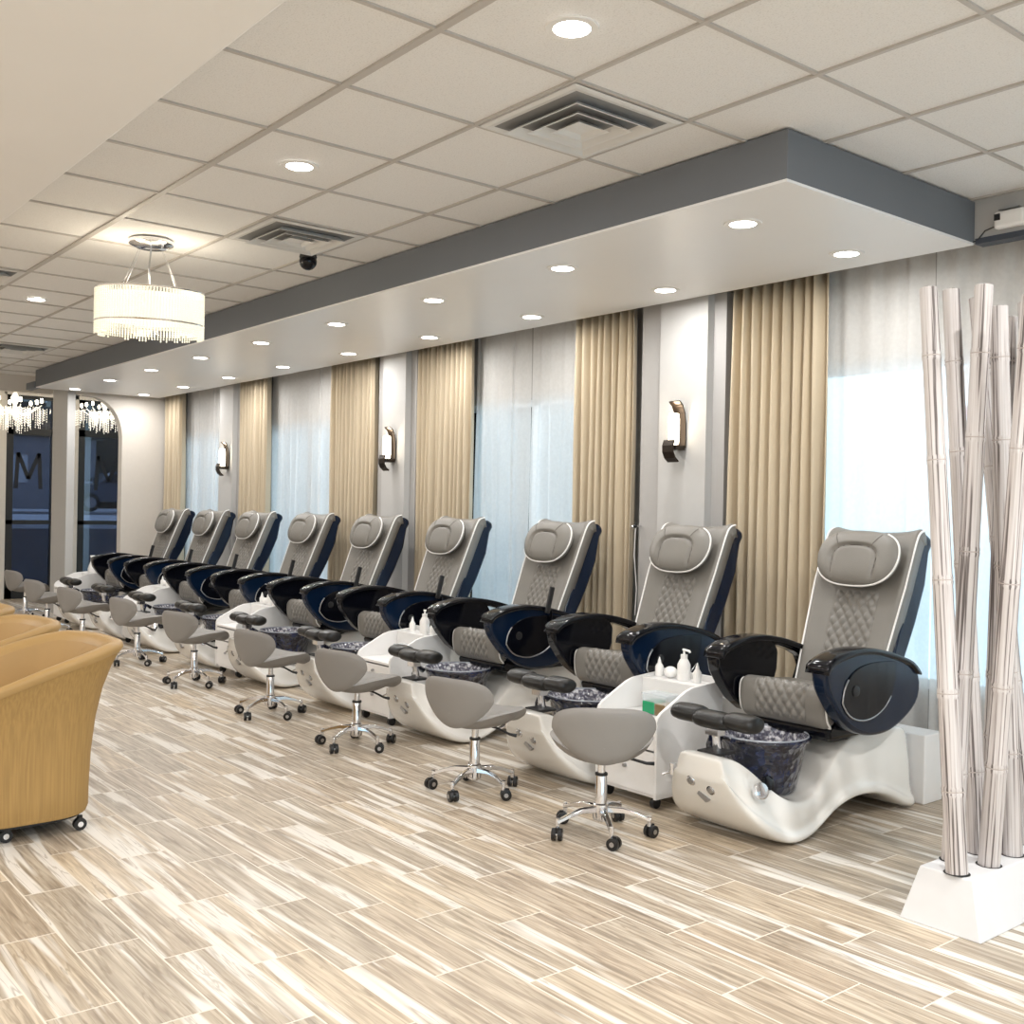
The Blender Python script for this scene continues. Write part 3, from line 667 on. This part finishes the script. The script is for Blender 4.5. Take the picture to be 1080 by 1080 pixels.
    b_ = MB().lathe([(.05, .155), (.13, .16), (.155, .185), (.175, .27), (.197, .385), (.215, .405), (.218, .418), (.205, .422), (.19, .40)], (0, by, 0), 44, cap=False).build('foot_bowl', 'bowl', t, smooth='all', label='dark blue textured glass bowl')
    MB().lathe([(.201, .420), (.186, .395), (.168, .30), (.150, .215), (.12, .19), (.001, .186)], (0, by, 0), 44, cap=False).build('bowl_lining', 'bowlin', b_, smooth='all')
    MB().tube([(.206*cos(a*PI/20), by+.206*sin(a*PI/20), .424) for a in range(41)], .005, 6, cap=False).build('bowl_rim', 'rim', b_, smooth='all')
    MB().tube([(.075, W(-3.77), .41), (.07, W(-3.72), .44), (.07, W(-3.70), .395), (.07, W(-3.70), .34)], .018, 10).build('faucet', 'bowl', t, smooth='all')
    # seat
    MB().prism([(W(-4.17), .40), (W(-4.72), .40), (W(-4.74), .50), (W(-4.60), .56), (W(-4.2), .50), (W(-4.15), .44)], -.235, .235).build('seat_frame', 'black', t, bevel=.02)
    MB().prism([(W(-4.25), .38), (W(-4.78), .36), (W(-4.78), .42), (W(-4.2), .42)], -.19, .19).build('seat_mount', 'blackm', t, bevel=.01)
    m, eL, eR = pad([(-4.66, .565), (-4.50, .605), (-4.34, .622), (-4.21, .642), (-4.145, .648), (-4.112, .622), (-4.105, .56), (-4.118, .49), (-4.15, .452)][::-1], .243, .075, 84, .135, .05, .26, rnd=.03)
    s_ = m.build('seat', 'leather', t, smooth='all')
    for e in (eL, eR): MB().tube(e[1:68], .0048, 6).build('seat_piping', 'piping', s_, smooth='all')
    MB().tube([(eR[1][0]+.486*k/12, eR[1][1]-.004, eR[1][2]-.004) for k in range(13)], .0048, 6).build('seat_piping', 'piping', s_, smooth='all')
    # backrest
    bp_ = [(-4.545, .555), (-4.585, .66), (-4.635, .79), (-4.690, .93), (-4.745, 1.07), (-4.800, 1.20), (-4.845, 1.30), (-4.875, 1.34), (-4.92, 1.352)]
    m, eL, eR = pad([(y, z) for y, z in bp_], lambda s: .225+.032*min(1, s*1.6), .06, 120, .118, .12, .53, wing=.03, rnd=.03)
    k_ = m.build('backrest', 'leather', t, smooth='all')
    for e in (eL, eR): MB().tube(e[2:-1], .0055, 6).build('back_piping', 'piping', k_, smooth='all')
    # shell behind
    fr = [(y-.035, z) for y, z in bp_[:-2]]+[(-4.90, 1.335)]
    re = [(-4.95, 1.348), (-4.995, 1.325), (-5.003, 1.29), (-4.975, 1.25), (-4.962, 1.18), (-4.945, 1.09), (-4.905, 1.0), (-4.86, .90), (-4.81, .81), (-4.77, .74), (-4.74, .60), (-4.68, .52), (-4.60, .50)]
    MB().prism([(W(y), z) for y, z in fr+re], -.248, .248).build('back_shell', 'navy', t, bevel=.022, smooth=True, seg=3)
    # headrest
    ax = Vector((0, -.36, .93)).normalized(); nx = Vector((0, .93, .36)).normalized(); cen = Vector((0, W(-4.755), 1.205))
    def hp(u, v, side):
        a = u*2*PI; r = v
        ex = 2.7; cx_, sy_ = cos(a), sin(a); k = (abs(cx_)**ex+abs(sy_)**ex)**(-1/ex)
        X = .233*k*cx_*r; Z = .150*k*sy_*r
        if Z < 0: X *= 1-.10*(-Z/.15)
        dome = (1-r**3.2)**.5 if r < 1 else 0
        d = .052*dome
        if side > 0:
            zz = max(0, Z+.02)/.08; q = ((abs(X)/.125)**2.8+zz**2.8)**(1/2.8); d += (-.016*math.exp(-((q-1)/.09)**2)+(.002 if q < 1 else .008))*dome
        p = cen+Vector((1, 0, 0))*X+ax*Z+nx*(d*side+.03)
        p += nx*(-.05*abs(X/.233)**2*0)
        return p
    m = MB(); m.grid(lambda u, v: hp(u, v, 1), 64, 26); m.grid(lambda u, v: hp(u, v, -1), 64, 8)
    h_ = m.build('headrest', 'leather', t, smooth='all')
    MB().tube([hp(.93-k*.58/40, .985, 1) for k in range(41)], .0055, 6).build('headrest_piping', 'piping', h_, smooth='all')
    def onface(X, Z):
        a = math.atan2(Z/.150, X/.233); ex = 2.7; k = (abs(cos(a))**ex+abs(sin(a))**ex)**(-1/ex); r = min(.98, math.hypot(X/.233, Z/.150)/k)
        return hp(a/(2*PI), r, 1)+nx*.0015
    arc = [(-.124, -.13), (-.125, -.08), (-.125, -.02)]+[(-.125*abs(cos(k*PI/14))**.72*(1 if k < 7 else -1), -.02+.08*sin(k*PI/14)**.72) for k in range(1, 14)]+[(.125, -.02), (.125, -.08), (.124, -.13)]
    m = MB().tube([onface(*p) for p in arc], .0022, 5)
    for s in (-1, 1): m.tube([onface(s*(.095+.035*k/4), .055+.065*k/4) for k in range(5)], .0018, 5)
    m.build('headrest_seam', 'seam', h_)
    # arms
    outl = [(-3.975, .735), (-3.985, .765), (-4.02, .785), (-4.09, .806), (-4.20, .822), (-4.32, .820), (-4.45, .80), (-4.57, .77), (-4.67, .735), (-4.74, .68), (-4.755, .62), (-4.74, .56), (-4.69, .51), (-4.60, .462), (-4.50, .43), (-4.40, .422), (-4.30, .432), (-4.20, .465), (-4.11, .525), (-4.04, .60), (-3.99, .67)]
    o2, _ = pathlen(outl+[outl[0]], 48)
    poly = [(W(y), z) for y, z, s in o2[:-1]]
    a_ = MB().prism(poly, -.338, -.258).build('armrest', 'navy', t, bevel=.018, smooth=True, seg=3)
    topi = [p for p in outl[:10]]
    def band(x0, x1, par):
        P, L = pathlen(topi, 26); rings = []
        for j, (y, z, s) in enumerate(P):
            q = P[max(j-1, 0)]; r2 = P[min(j+1, 26)]; d = Vector((r2[0]-q[0], r2[1]-q[1])).normalized(); n = Vector((-d.y, d.x))*(-1)
            if n.y < 0: n = -n
            e = min(1, min(s, L-s)/.03+.4); a0, a1 = .010*e, -.018*e
            rings.append([(x0, W(y+n.x*a1), z+n.y*a1), (x0-.004*(1 if x0 < 0 else -1)*0, W(y+n.x*a0*.5), z+n.y*a0*.5), ((x0*.8+x1*.2), W(y+n.x*a0), z+n.y*a0), ((x0*.2+x1*.8), W(y+n.x*a0), z+n.y*a0), (x1, W(y+n.x*a0*.5), z+n.y*a0*.5), (x1, W(y+n.x*a1), z+n.y*a1)])
        MB().loft(rings).build('arm_pad', 'black', par, smooth='all')
    band(-.352, -.232, a_)
    rec = [(-4.10, .60), (-4.115, .66), (-4.16, .715), (-4.24, .75), (-4.36, .762), (-4.50, .757), (-4.53, .745), (-4.53, .68), (-4.50, .61), (-4.44, .55), (-4.36, .515), (-4.27, .505), (-4.18, .525), (-4.13, .56)]
    r2, _ = pathlen(rec+[rec[0]], 40)
    MB().prism([(W(y), z) for y, z, s in r2[:-1]], -.344, -.336).build('arm_panel', 'black', a_, bevel=.004)
    MB().tube([(-.342, W(y), z) for y, z, s in r2[24:]+r2[:5]], .004, 6).build('arm_trim', 'steel', a_, smooth='all')
    disc((-.344, W(-4.20), .645), (-1, 0, 0), .025, .006, 'arm_button', 'blackm', a_)
    # left arm: open loop behind a front dish
    m = MB()
    cut = [(y, z) for y, z, s in o2[:-1]]
    dish = [p for p in cut if p[0] > -4.42]
    dish = [(-4.40, .79), (-4.43, .70), (-4.42, .60), (-4.36, .52), (-4.32, .43)]
    fron = [p for p in outl if p[0] > -4.36 and p[1] > .7]; low = [p for p in outl if p[0] > -4.35 and p[1] <= .7]
    dp = [(W(y), z) for y, z in [(-3.975, .735), (-3.985, .765), (-4.02, .785), (-4.09, .806), (-4.20, .822), (-4.32, .820), (-4.40, .808), (-4.445, .74), (-4.44, .65), (-4.40, .55), (-4.36, .48), (-4.32, .43), (-4.20, .465), (-4.11, .525), (-4.04, .60), (-3.99, .67)]]
    m.prism(dp, .262, .338)
    tb = [(-4.38, .810), (-4.45, .80), (-4.57, .77), (-4.67, .735), (-4.74, .68), (-4.755, .62), (-4.74, .56), (-4.66, .50), (-4.60, .50), (-4.66, .58), (-4.69, .64), (-4.66, .695), (-4.57, .735), (-4.45, .768), (-4.38, .772)]
    m.prism([(W(y), z) for y, z in tb], .262, .338)
    m.prism([(W(-4.30), .43), (W(-4.34), .52), (W(-4.66), .56), (W(-4.70), .50), (W(-4.5), .43)], .262, .338)
    b2 = m.build('armrest', 'black', t, bevel=.012, smooth=True)
    band(.232, .352, b2)
    return t
def remote(root):
    t = MB(); t.box((-.365, W(-4.43), .86), (.014, .036, .17), rx=.25); t.build('remote_control', 'blackm', root, bevel=.004, label='black remote control on a holder')
    MB().tube([(-.352, W(-4.45), .72), (-.362, W(-4.45), .78), (-.365, W(-4.44), .80)], .008, 8).build('remote_holder', 'black', root, smooth=True)
chair = make_chair()
CX = [3.05, 4.24, 5.43, 6.64, 7.79, 8.94, 10.12, 11.24, 12.36]
cl = ['nearest pedicure chair, grey quilted leather on a white base, right of all the others', 'second nearest pedicure chair, behind the nearest white cart', 'third nearest pedicure chair, against the bright sheer curtain', 'fourth nearest pedicure chair, between the third chair and a white cart',
      'fifth pedicure chair from the camera, in front of the middle sconce', 'sixth pedicure chair from the camera', 'seventh pedicure chair from the camera, third from the entrance', 'eighth pedicure chair, second from the entrance', 'farthest pedicure chair, closest to the entrance']
remote_done = []
for i, x in enumerate(CX):
    if i == 0: chair['label'] = cl[0]; chair['group'] = 'pedicure chairs'; continue
    c = dup(chair, (x, OYC, 0), 0, cl[i], 'pedicure chairs')
    if i >= 2: remote_done.append(c)
for c in remote_done: remote(c)
# bracket bar behind the second chair arm
# ================================================================== STOOLS
def make_stool():
    t = thing('pedicure_stool', (0, 0, 0), 0, '', 'stool')
    # local +x = direction of the backrest
    def seatfn(side):
        def fn(u, v):
            a = u*2*PI; r = v; x = cos(a); y = sin(a)
            X = .205*x*r*(1+.08*abs(y))-.045; Y = .232*y*r
            if x < 0: X *= 1.05
            z = .372+.075*abs(Y/.232)**2.4*(.35+.65*(x*r+1)/2)+.022*math.exp(-((X+.14)/.08)**2)-.03*max(0, (-X-.16)/.09)**2
            e = math.sqrt(max(0, 1-r**3)); z += side*(.030 if side > 0 else .048)*e
            return (X, Y, z)
        return fn
    m = MB(); m.grid(seatfn(1), 40, 10); m.grid(seatfn(-1), 40, 10); m.build('seat', 'leather2', t, smooth='all')
    def backfn(side):
        def fn(u, v):
            a = u*2*PI; r = v; c, s = cos(a), sin(a); ex = 2.3; k = (abs(c)**ex+abs(s)**ex)**(-1/ex)
            ex = 1.95 if s < 0 else 3.2; k = (abs(c)**ex+abs(s)**ex)**(-1/ex); Y = .225*k*c*r; Z = (.15 if s < 0 else .10)*k*s*r
            Y *= 1+(.26*(Z/.15) if Z < 0 else 0)
            th = .022*math.sqrt(max(0, 1-r**4))
            X = .19-.055*(Y/.22)**2+.12*(Z)+side*th
            return (X, Y, .495+Z)
        return fn
    m = MB(); m.grid(backfn(1), 48, 10); m.grid(backfn(-1), 48, 10); m.build('backrest', 'leather2', t, smooth='all')
    MB().tube([(.08, 0, .365), (.17, 0, .375), (.185, 0, .43)], .02, 8).build('back_bracket', 'leather2', t, smooth='all')
    MB().bb((-.07, -.06, .335), (.08, .06, .358)).build('seat_plate', 'blackm', t, bevel=.006)
    MB().tube([(0, .03, .345), (-.02, .12, .335), (-.03, .20, .312), (-.035, .235, .31)], [.006, .006, .007, .009], 8).build('height_lever', 'blackm', t, smooth='all')
    MB().lathe([(.017, .27), (.017, .345)], n=16).lathe([(.026, .10), (.026, .262), (.022, .268)], n=20).build('gas_column', 'chrome', t, smooth=True)
    MB().lathe([(.028, .262), (.028, .272)], n=18).build('collar', 'blackm', t, smooth=True)
    MB().lathe([(.02, .058), (.034, .066), (.038, .10), (.034, .135), (.026, .14)], n=20).build('hub', 'chrome', t, smooth=True)
    for k in range(5):
        a = math.radians(10+72*k); c, s = cos(a), sin(a)
        prof = [(.03, .112, .017, .013), (.10, .112, .013, .011), (.16, .098, .012, .009), (.205, .082, .012, .008), (.222, .078, .011, .010)]
        rings = [[(c*r-s*w2*q[0], s*r+c*w2*q[0], z+h*q[1]) for q in ((-1, -1), (1, -1), (.8, 1), (-.8, 1))] for r, z, w2, h in prof]
        l_ = MB().loft(rings).build('leg', 'chrome', t, bevel=.003, smooth=True)
        MB().tube([(c*.215, s*.215, .05), (c*.215, s*.215, .094)], .010, 10).build('caster_stem', 'chrome', l_, smooth=True)
        cx, cy = c*.215-s*.0, s*.215; d = Vector((cos(a+.9), sin(a+.9), 0)); n = Vector((-d.y, d.x, 0)); p = Vector((cx, cy, .027))+d*.012
        m = MB()
        for sg in (-1, 1): m.tube([p+n*sg*.006, p+n*sg*.022, p+n*sg*.024], [.027, .027, .022], 18)
        m.box(p+Vector((0, 0, .018)), (.03, .014, .026), rz=a+.9)
        w_ = m.build('caster', 'castm', t, smooth=True)
        m = MB()
        m.tube([p-n*.0255, p+n*.0255], .011, 10)
        m.build('wheel_cap', 'steel', w_)
    return t
stool = make_stool()
SP = [((3.38, -3.28), 2.42), ((4.27, -3.25), 1.80), ((5.48, -3.28), 1.78), ((6.62, -3.28), 1.76), ((8.05, -3.33), 1.82), ((9.40, -3.36), 1.75), ((10.75, -3.30), 1.78), ((11.95, -3.30), 1.76), ((13.60, -3.50), 1.75)]
sl = ['nearest grey stool, back turned to the camera in front of the nearest cart', 'second nearest grey stool, before the second chair base', 'third nearest grey stool, beside the second white cart', 'fourth grey stool from the camera',
      'fifth grey stool from the camera', 'sixth grey stool from the camera, just beyond the nearest tan armchair', 'seventh grey stool, third from the entrance', 'eighth grey stool, second from the entrance', 'farthest grey stool, in front of the entrance door']
for i, ((x, y), a) in enumerate(SP):
    if i == 0: stool.location = (x, y, 0); stool.rotation_euler = (0, 0, a); stool['label'] = sl[0]; stool['group'] = 'pedicure stools'
    else: dup(stool, (x, y, 0), a, sl[i], 'pedicure stools')

# ================================================================== CARTS
def make_cart():
    t = thing('pedicure_cart', (0, 0, 0), 0, '', 'cart')
    hw = .20; d0, d1 = -.24, .24    # +y = front
    sp = [(d1, .055), (d1, .43), (d1-.008, .448), (d1-.03, .468), (d1-.20, .555), (d1-.25, .57), (d0, .59), (d0, .055)]
    for s in (-1, 1): MB().prism(sp, s*hw-.009, s*hw+.009).build('side_panel', 'white', t, bevel=.003)
    MB().bb((-hw, d0, .055), (hw, d1-.02, .07)).bb((-hw, d0, .055), (hw, d0+.015, .60)).bb((-hw+.009, d0+.02, .555), (hw-.009, d0+.17, .57)).bb((-hw+.009, d0+.155, .41), (hw-.009, d0+.17, .56)).build('body', 'white', t, bevel=.002)
    MB().bb((-hw+.009, d0+.17, .395), (hw-.009, d1-.003, .412)).build('shelf', 'white', t, bevel=.002)
    for z0, z1 in ((.285, .385), (.075, .275)):
        d = MB().bb((-hw+.012, d1-.022, z0), (hw-.012, d1-.004, z1)).build('drawer', 'white', t, bevel=.002)
        MB().tube([(0, d1-.006, (z0+z1)/2+.01), (0, d1+.012, (z0+z1)/2+.01)], .009, 12).build('knob', 'steel', d, smooth=True)
    for x in (-hw+.04, hw-.04):
        for y in (d0+.05, d1-.05): MB().tube([(x-.012, y, .027), (x+.012, y, .027)], .027, 16).box((x, y, .045), (.02, .03, .02)).build('caster', 'castm', t, smooth=True)
    MB().bb((-hw+.02, d0-.035, .48), (-hw+.026, d0-.002, .60)).bb((-hw+.02, d0-.035, .48), (-hw+.05, d0-.03, .60)).build('acrylic_holder', 'acrylic', t, label='clear acrylic holder')
    return t
cart = make_cart()
KX = [(3.68, -3.97), (6.035, -3.97), (8.365, -3.97), (10.68, -3.97), (13.05, -3.97)]
kl = ['nearest white pedicure cart, holding a green box, between the first and second chairs', 'second nearest white cart, between the third and fourth chairs', 'third nearest white cart, between the fifth and sixth chairs', 'fourth white cart, between the seventh and eighth chairs', 'farthest white cart, near the entrance with a tall white vase']
for i, (x, y) in enumerate(KX):
    if i == 0: cart.location = (x, y, 0); cart['label'] = kl[0]; cart['group'] = 'pedicure carts'
    else: dup(cart, (x, y, 0), 0, kl[i], 'pedicure carts')
# bottles
def pump():
    t = thing('pump_bottle', (0, 0, 0), 0, '', 'bottle')
    MB().lathe([(.001, 0), (.032, 0), (.034, .01), (.034, .08), (.022, .105), (.015, .112), (.001, .112)], n=20).build('body', 'plast', t, smooth=True)
    MB().lathe([(.018, .110), (.018, .132), (.006, .134), (.005, .155)], n=14).tube([(.008, 0, .156), (-.035, 0, .153), (-.04, 0, .145)], .006, 8).build('pump', 'plast', t, smooth=True)
    return t
def dropper():
    t = thing('squeeze_bottle', (0, 0, 0), 0, '', 'bottle')
    MB().lathe([(.001, 0), (.021, 0), (.022, .01), (.022, .05), (.012, .066), (.001, .066)], n=16).build('body', 'plast', t, smooth=True)
    MB().lathe([(.011, .064), (.009, .078), (.002, .10)], n=12).build('nozzle', 'plast', t, smooth=True)
    return t
P0 = pump(); D0 = dropper(); pf = df_ = True
cn = ['nearest', 'second nearest', 'third nearest', 'fourth', 'farthest']
for i, (x, y) in enumerate(KX):
    z = .5705; yb = y-.155
    lb = 'white pump bottle standing on the rear ledge of the %s cart' % cn[i]
    if i < 4:
        if pf: P0.location = (x-.02, yb, z); P0['label'] = lb; P0['group'] = 'pump bottles on the carts'; pf = False
        else: dup(P0, (x-.02, yb, z), .3, lb, 'pump bottles on the carts')
    sp = [(-.11, 'right'), (.15, 'left')] if i != 1 else [(-.12, 'right'), (.13, 'left'), (-.075, 'middle')]
    for dx, sd in sp:
        lb = 'small white squeeze bottle, %s one on the ledge of the %s cart' % (sd if i == 1 else sd+'-hand', cn[i])
        yy = yb+(.03 if sd == 'middle' else 0)
        if df_: D0.location = (x+dx, yy, z); D0['label'] = lb; D0['group'] = 'squeeze bottles on the carts'; df_ = False
        else: dup(D0, (x+dx, yy, z), 0, lb, 'squeeze bottles on the carts')
    if i not in (1, 4):
        o = MB().sphere((0, 0, .03), .034, 16, 10, (1.1, 1, .88)).build('towel_roll', 'plast', smooth='all'); o.location = (x+.07, yb, z); tag(o, 'rounded white jar beside the pump bottle on the %s cart' % cn[i], 'jar', 'white jars on the carts')
# green/clear box
t = thing('supply_box', (KX[0][0]-.02, KX[0][1]+.015, .4125), 0, 'clear box with green contents on the shelf of the nearest cart', 'box')
MB().bb((-.08, -.05, 0), (.08, .05, .10)).build('box', 'acrylic', t, bevel=.004)
MB().bb((-.005, -.045, .005), (.075, .054, .065)).build('green_contents', 'green', t, bevel=.004); MB().bb((-.076, -.045, .004), (-.008, .05, .06)).build('papers', 'amber', t); MB().bb((-.082, -.052, .10), (.082, .052, .106)).build('lid', 'acrylic', t)
t = thing('supply_box', (KX[1][0]-.02, KX[1][1]+.0, .4125), 0, 'clear box of small tools on the shelf of the second nearest cart', 'box')
MB().bb((-.075, -.05, 0), (.075, .05, .09)).build('box', 'acrylic', t, bevel=.004); MB().bb((-.06, -.04, .004), (.06, .04, .07)).build('papers', 'paper', t)
t = thing('white_vase', (KX[4][0]+.03, KX[4][1]-.15, .5705), 0, 'tall white vase on the farthest cart', 'vase')
MB().lathe([(.04, 0), (.05, .02), (.045, .08), (.022, .14), (.02, .18), (.03, .21), (.001, .21)], n=20).build('body', 'plast', t, smooth='all')
# dark organiser by the far chair
t = thing('desk_organiser', (13.2, -5.0, .3455), 0, 'small black organiser with two boxes on the ledge by the farthest chair', 'organiser')
MB().bb((-.1, -.05, 0), (.1, .05, .02)).bb((-.01, -.01, .0), (.01, .01, .44)).build('stand', 'blackm', t)
for s in (-1, 1): MB().bb((s*.11-.05, -.045, .44), (s*.11+.05, .045, .56)).build('bin', 'blackm', t, bevel=.005)

# ================================================================== TUB CHAIRS
def make_tub():
    t = thing('tub_chair', (0, 0, 0), 0, '', 'armchair')
    n = 72
    def rad(a, w, d, ex): c, s = cos(a), sin(a); k = (abs(c)**ex+abs(s)**ex)**(-1/ex); return w*k*c, d*k*s
    def rimz(a):     # back is -y (a=-90deg)
        s = sin(a); k = (1-s)/2
        return .44+.36*min(1, (k*1.18))**.55 if s < .75 else .44
    def ring(w, d, z, ex=3.2, tz=None):
        return [(*rad(2*PI*k/n, w, d, ex), z if tz is None else tz(2*PI*k/n)) for k in range(n)]
    def lerp(a, f): return .075+(rimz(a)-.075)*f
    rings = []
    for f, w, d in ((0, .345, .292), (.03, .352, .300), (.15, .352, .302), (.35, .352, .312), (.55, .358, .332), (.72, .37, .362), (.86, .392, .402), (.95, .412, .438)):
        rings.append([(*rad(2*PI*k/n, w, d*(1 if sin(2*PI*k/n) < .3 else .95), 3.4-f*.7), lerp(2*PI*k/n, f)) for k in range(n)])
    MB().loft(rings, cap=False).build('shell', 'tub', t, smooth='all', label='ribbed golden fabric outer shell')
    rr = []
    for dw, dz in ((.412, -.035), (.424, -.012), (.420, .006), (.400, .012), (.375, .008), (.352, -.01), (.335, -.05)):
        rr.append([(*rad(2*PI*k/n, dw, dw+.027, 2.75), lerp(2*PI*k/n, .99)+dz) for k in range(n)])
    MB().loft(rr, cap=False).build('rim', 'tubrim', t, smooth='all')
    ri = []
    for f, w in ((.95, .336), (.8, .315), (.6, .30), (.45, .295)):
        ri.append([(*rad(2*PI*k/n, w, w-.008+max(0, (w-.29))*.6, 3.0), max(.40, lerp(2*PI*k/n, f))) for k in range(n)])
    MB().loft(ri, cap=False).build('inner_back', 'tubrim', t, smooth='all')
    MB().loft([ring(.29, .27, .34), ring(.295, .28, .36), ring(.295, .28, .44), ring(.28, .265, .462), ring(.15, .15, .468)]).build('seat_cushion', 'tubrim', t, smooth='all')
    MB().loft([ring(.33, .28, .062), ring(.33, .28, .08)]).build('base_board', 'blackm', t)
    for x, y in ((-.285, -.225), (-.285, .075), (.285, -.225), (.285, .225)):
        l_ = MB().tube([(x, y, .03), (x, y, .064)], .012, 8).build('caster', 'castm', t)
        MB().tube([(x-.014, y, .028), (x+.014, y, .028)], .027, 16).build('wheel', 'castm', l_, smooth=True); MB().tube([(x-.017, y, .028), (x+.017, y, .028)], .012, 12).build('wheel_cap', 'chrome', l_)
    return t
tub = make_tub()
for i, (x, y, lb) in enumerate([(5.03, -1.235, 'nearest tan tub armchair, large at the left edge'), (5.92, -1.22, 'middle tan tub armchair, behind the nearest one'), (6.82, -1.22, 'farthest visible tan tub armchair at the left edge')]):
    if i == 0: tub.location = (x, y, 0); tub['label'] = lb; tub['group'] = 'tan tub armchairs'
    else: dup(tub, (x, y, 0), 0, lb, 'tan tub armchairs')

# ================================================================== BAMBOO IN PLANTER
t = thing('planter_box', (1.90, -3.48, 0), 0, 'white tapered planter block holding the bamboo poles', 'planter')
L = 1.35
def rect(x0, x1, y0, y1, z): return [(x0, y0, z), (x1, y0, z), (x1, y1, z), (x0, y1, z)]
MB().loft([rect(-.15, .15, 0, -L, 0), rect(-.095, .10, -.045, -L+.045, .19)]).build('block', 'planter', t, bevel=.004)
poles = [  # bottom (x,y), top (x,y,z)
 ((1.877, -3.553), (2.055, -3.60, 2.269), 'bamboo pole leaning furthest left, its foot in the front hole'),
 ((1.949, -3.838), (2.077, -3.80, 2.295), 'second bamboo pole from the left at the top'),
 ((1.961, -3.676), (1.887, -3.68, 2.266), 'tall central bamboo pole, its foot in the left rear hole'),
 ((1.895, -4.110), (2.089, -4.02, 2.297), 'bamboo pole peeping out just left of the tall central one at the top'),
 ((1.855, -3.736), (1.690, -3.62, 2.195), 'bamboo pole with its foot in the second front hole, leaning right out of the picture'),
 ((1.862, -3.922), (1.887, -3.79, 2.205), 'bamboo pole rising from the third front hole'),
 ((1.862, -4.215), (1.827, -3.88, 2.226), 'bamboo pole whose top is cut by the right edge'),
 ((1.964, -3.965), (1.923, -3.94, 2.19), 'bamboo pole in the back row, behind the central one'),
]
for i, ((bx, by_), (tx, ty, tz), lb) in enumerate(poles):
    m = MB().lathe([(.001, .1912), (.045, .1912)], (bx-1.90, by_+3.48, 0), 20, cap=False); m.build('hole', 'hole', t)
    b0 = Vector((bx, by_, .192)); d = Vector((tx, ty, tz))-b0; Ln = d.length
    q = d.to_track_quat('Z', 'Y')
    e = bpy.data.objects.new('bamboo_pole', None); COL.objects.link(e); e.location = b0; e.rotation_mode = 'QUATERNION'; e.rotation_quaternion = q
    tag(e, lb, 'bamboo pole', 'whitewashed bamboo poles')
    r = .038; ns = [.28+.02*i, .62+.03*(i % 3), 1.02+.05*(i % 4), 1.45+.04*(i % 3), 1.83]
    prof = [(.001, 0), (r, 0)]
    for z in ns: q_ = r*(1-.17*z/Ln); prof += [(q_*.985, z-.02), (q_*1.06, z-.006), (q_*.99, z), (q_*1.05, z+.007), (q_*.98, z+.02)]
    prof += [(r*.82, Ln-.004), (r*.66, Ln), (r*.64, Ln-.05), (.001, Ln-.05)]
    MB().lathe(prof, n=20).build('culm', 'bamboo', e, smooth=True)
    for z in ns: q_ = r*(1-.17*z/Ln); MB().lathe([(q_*1.0, z-.003), (q_*1.035, z), (q_*1.0, z+.003)], n=20, cap=False).build('joint', 'node', e)
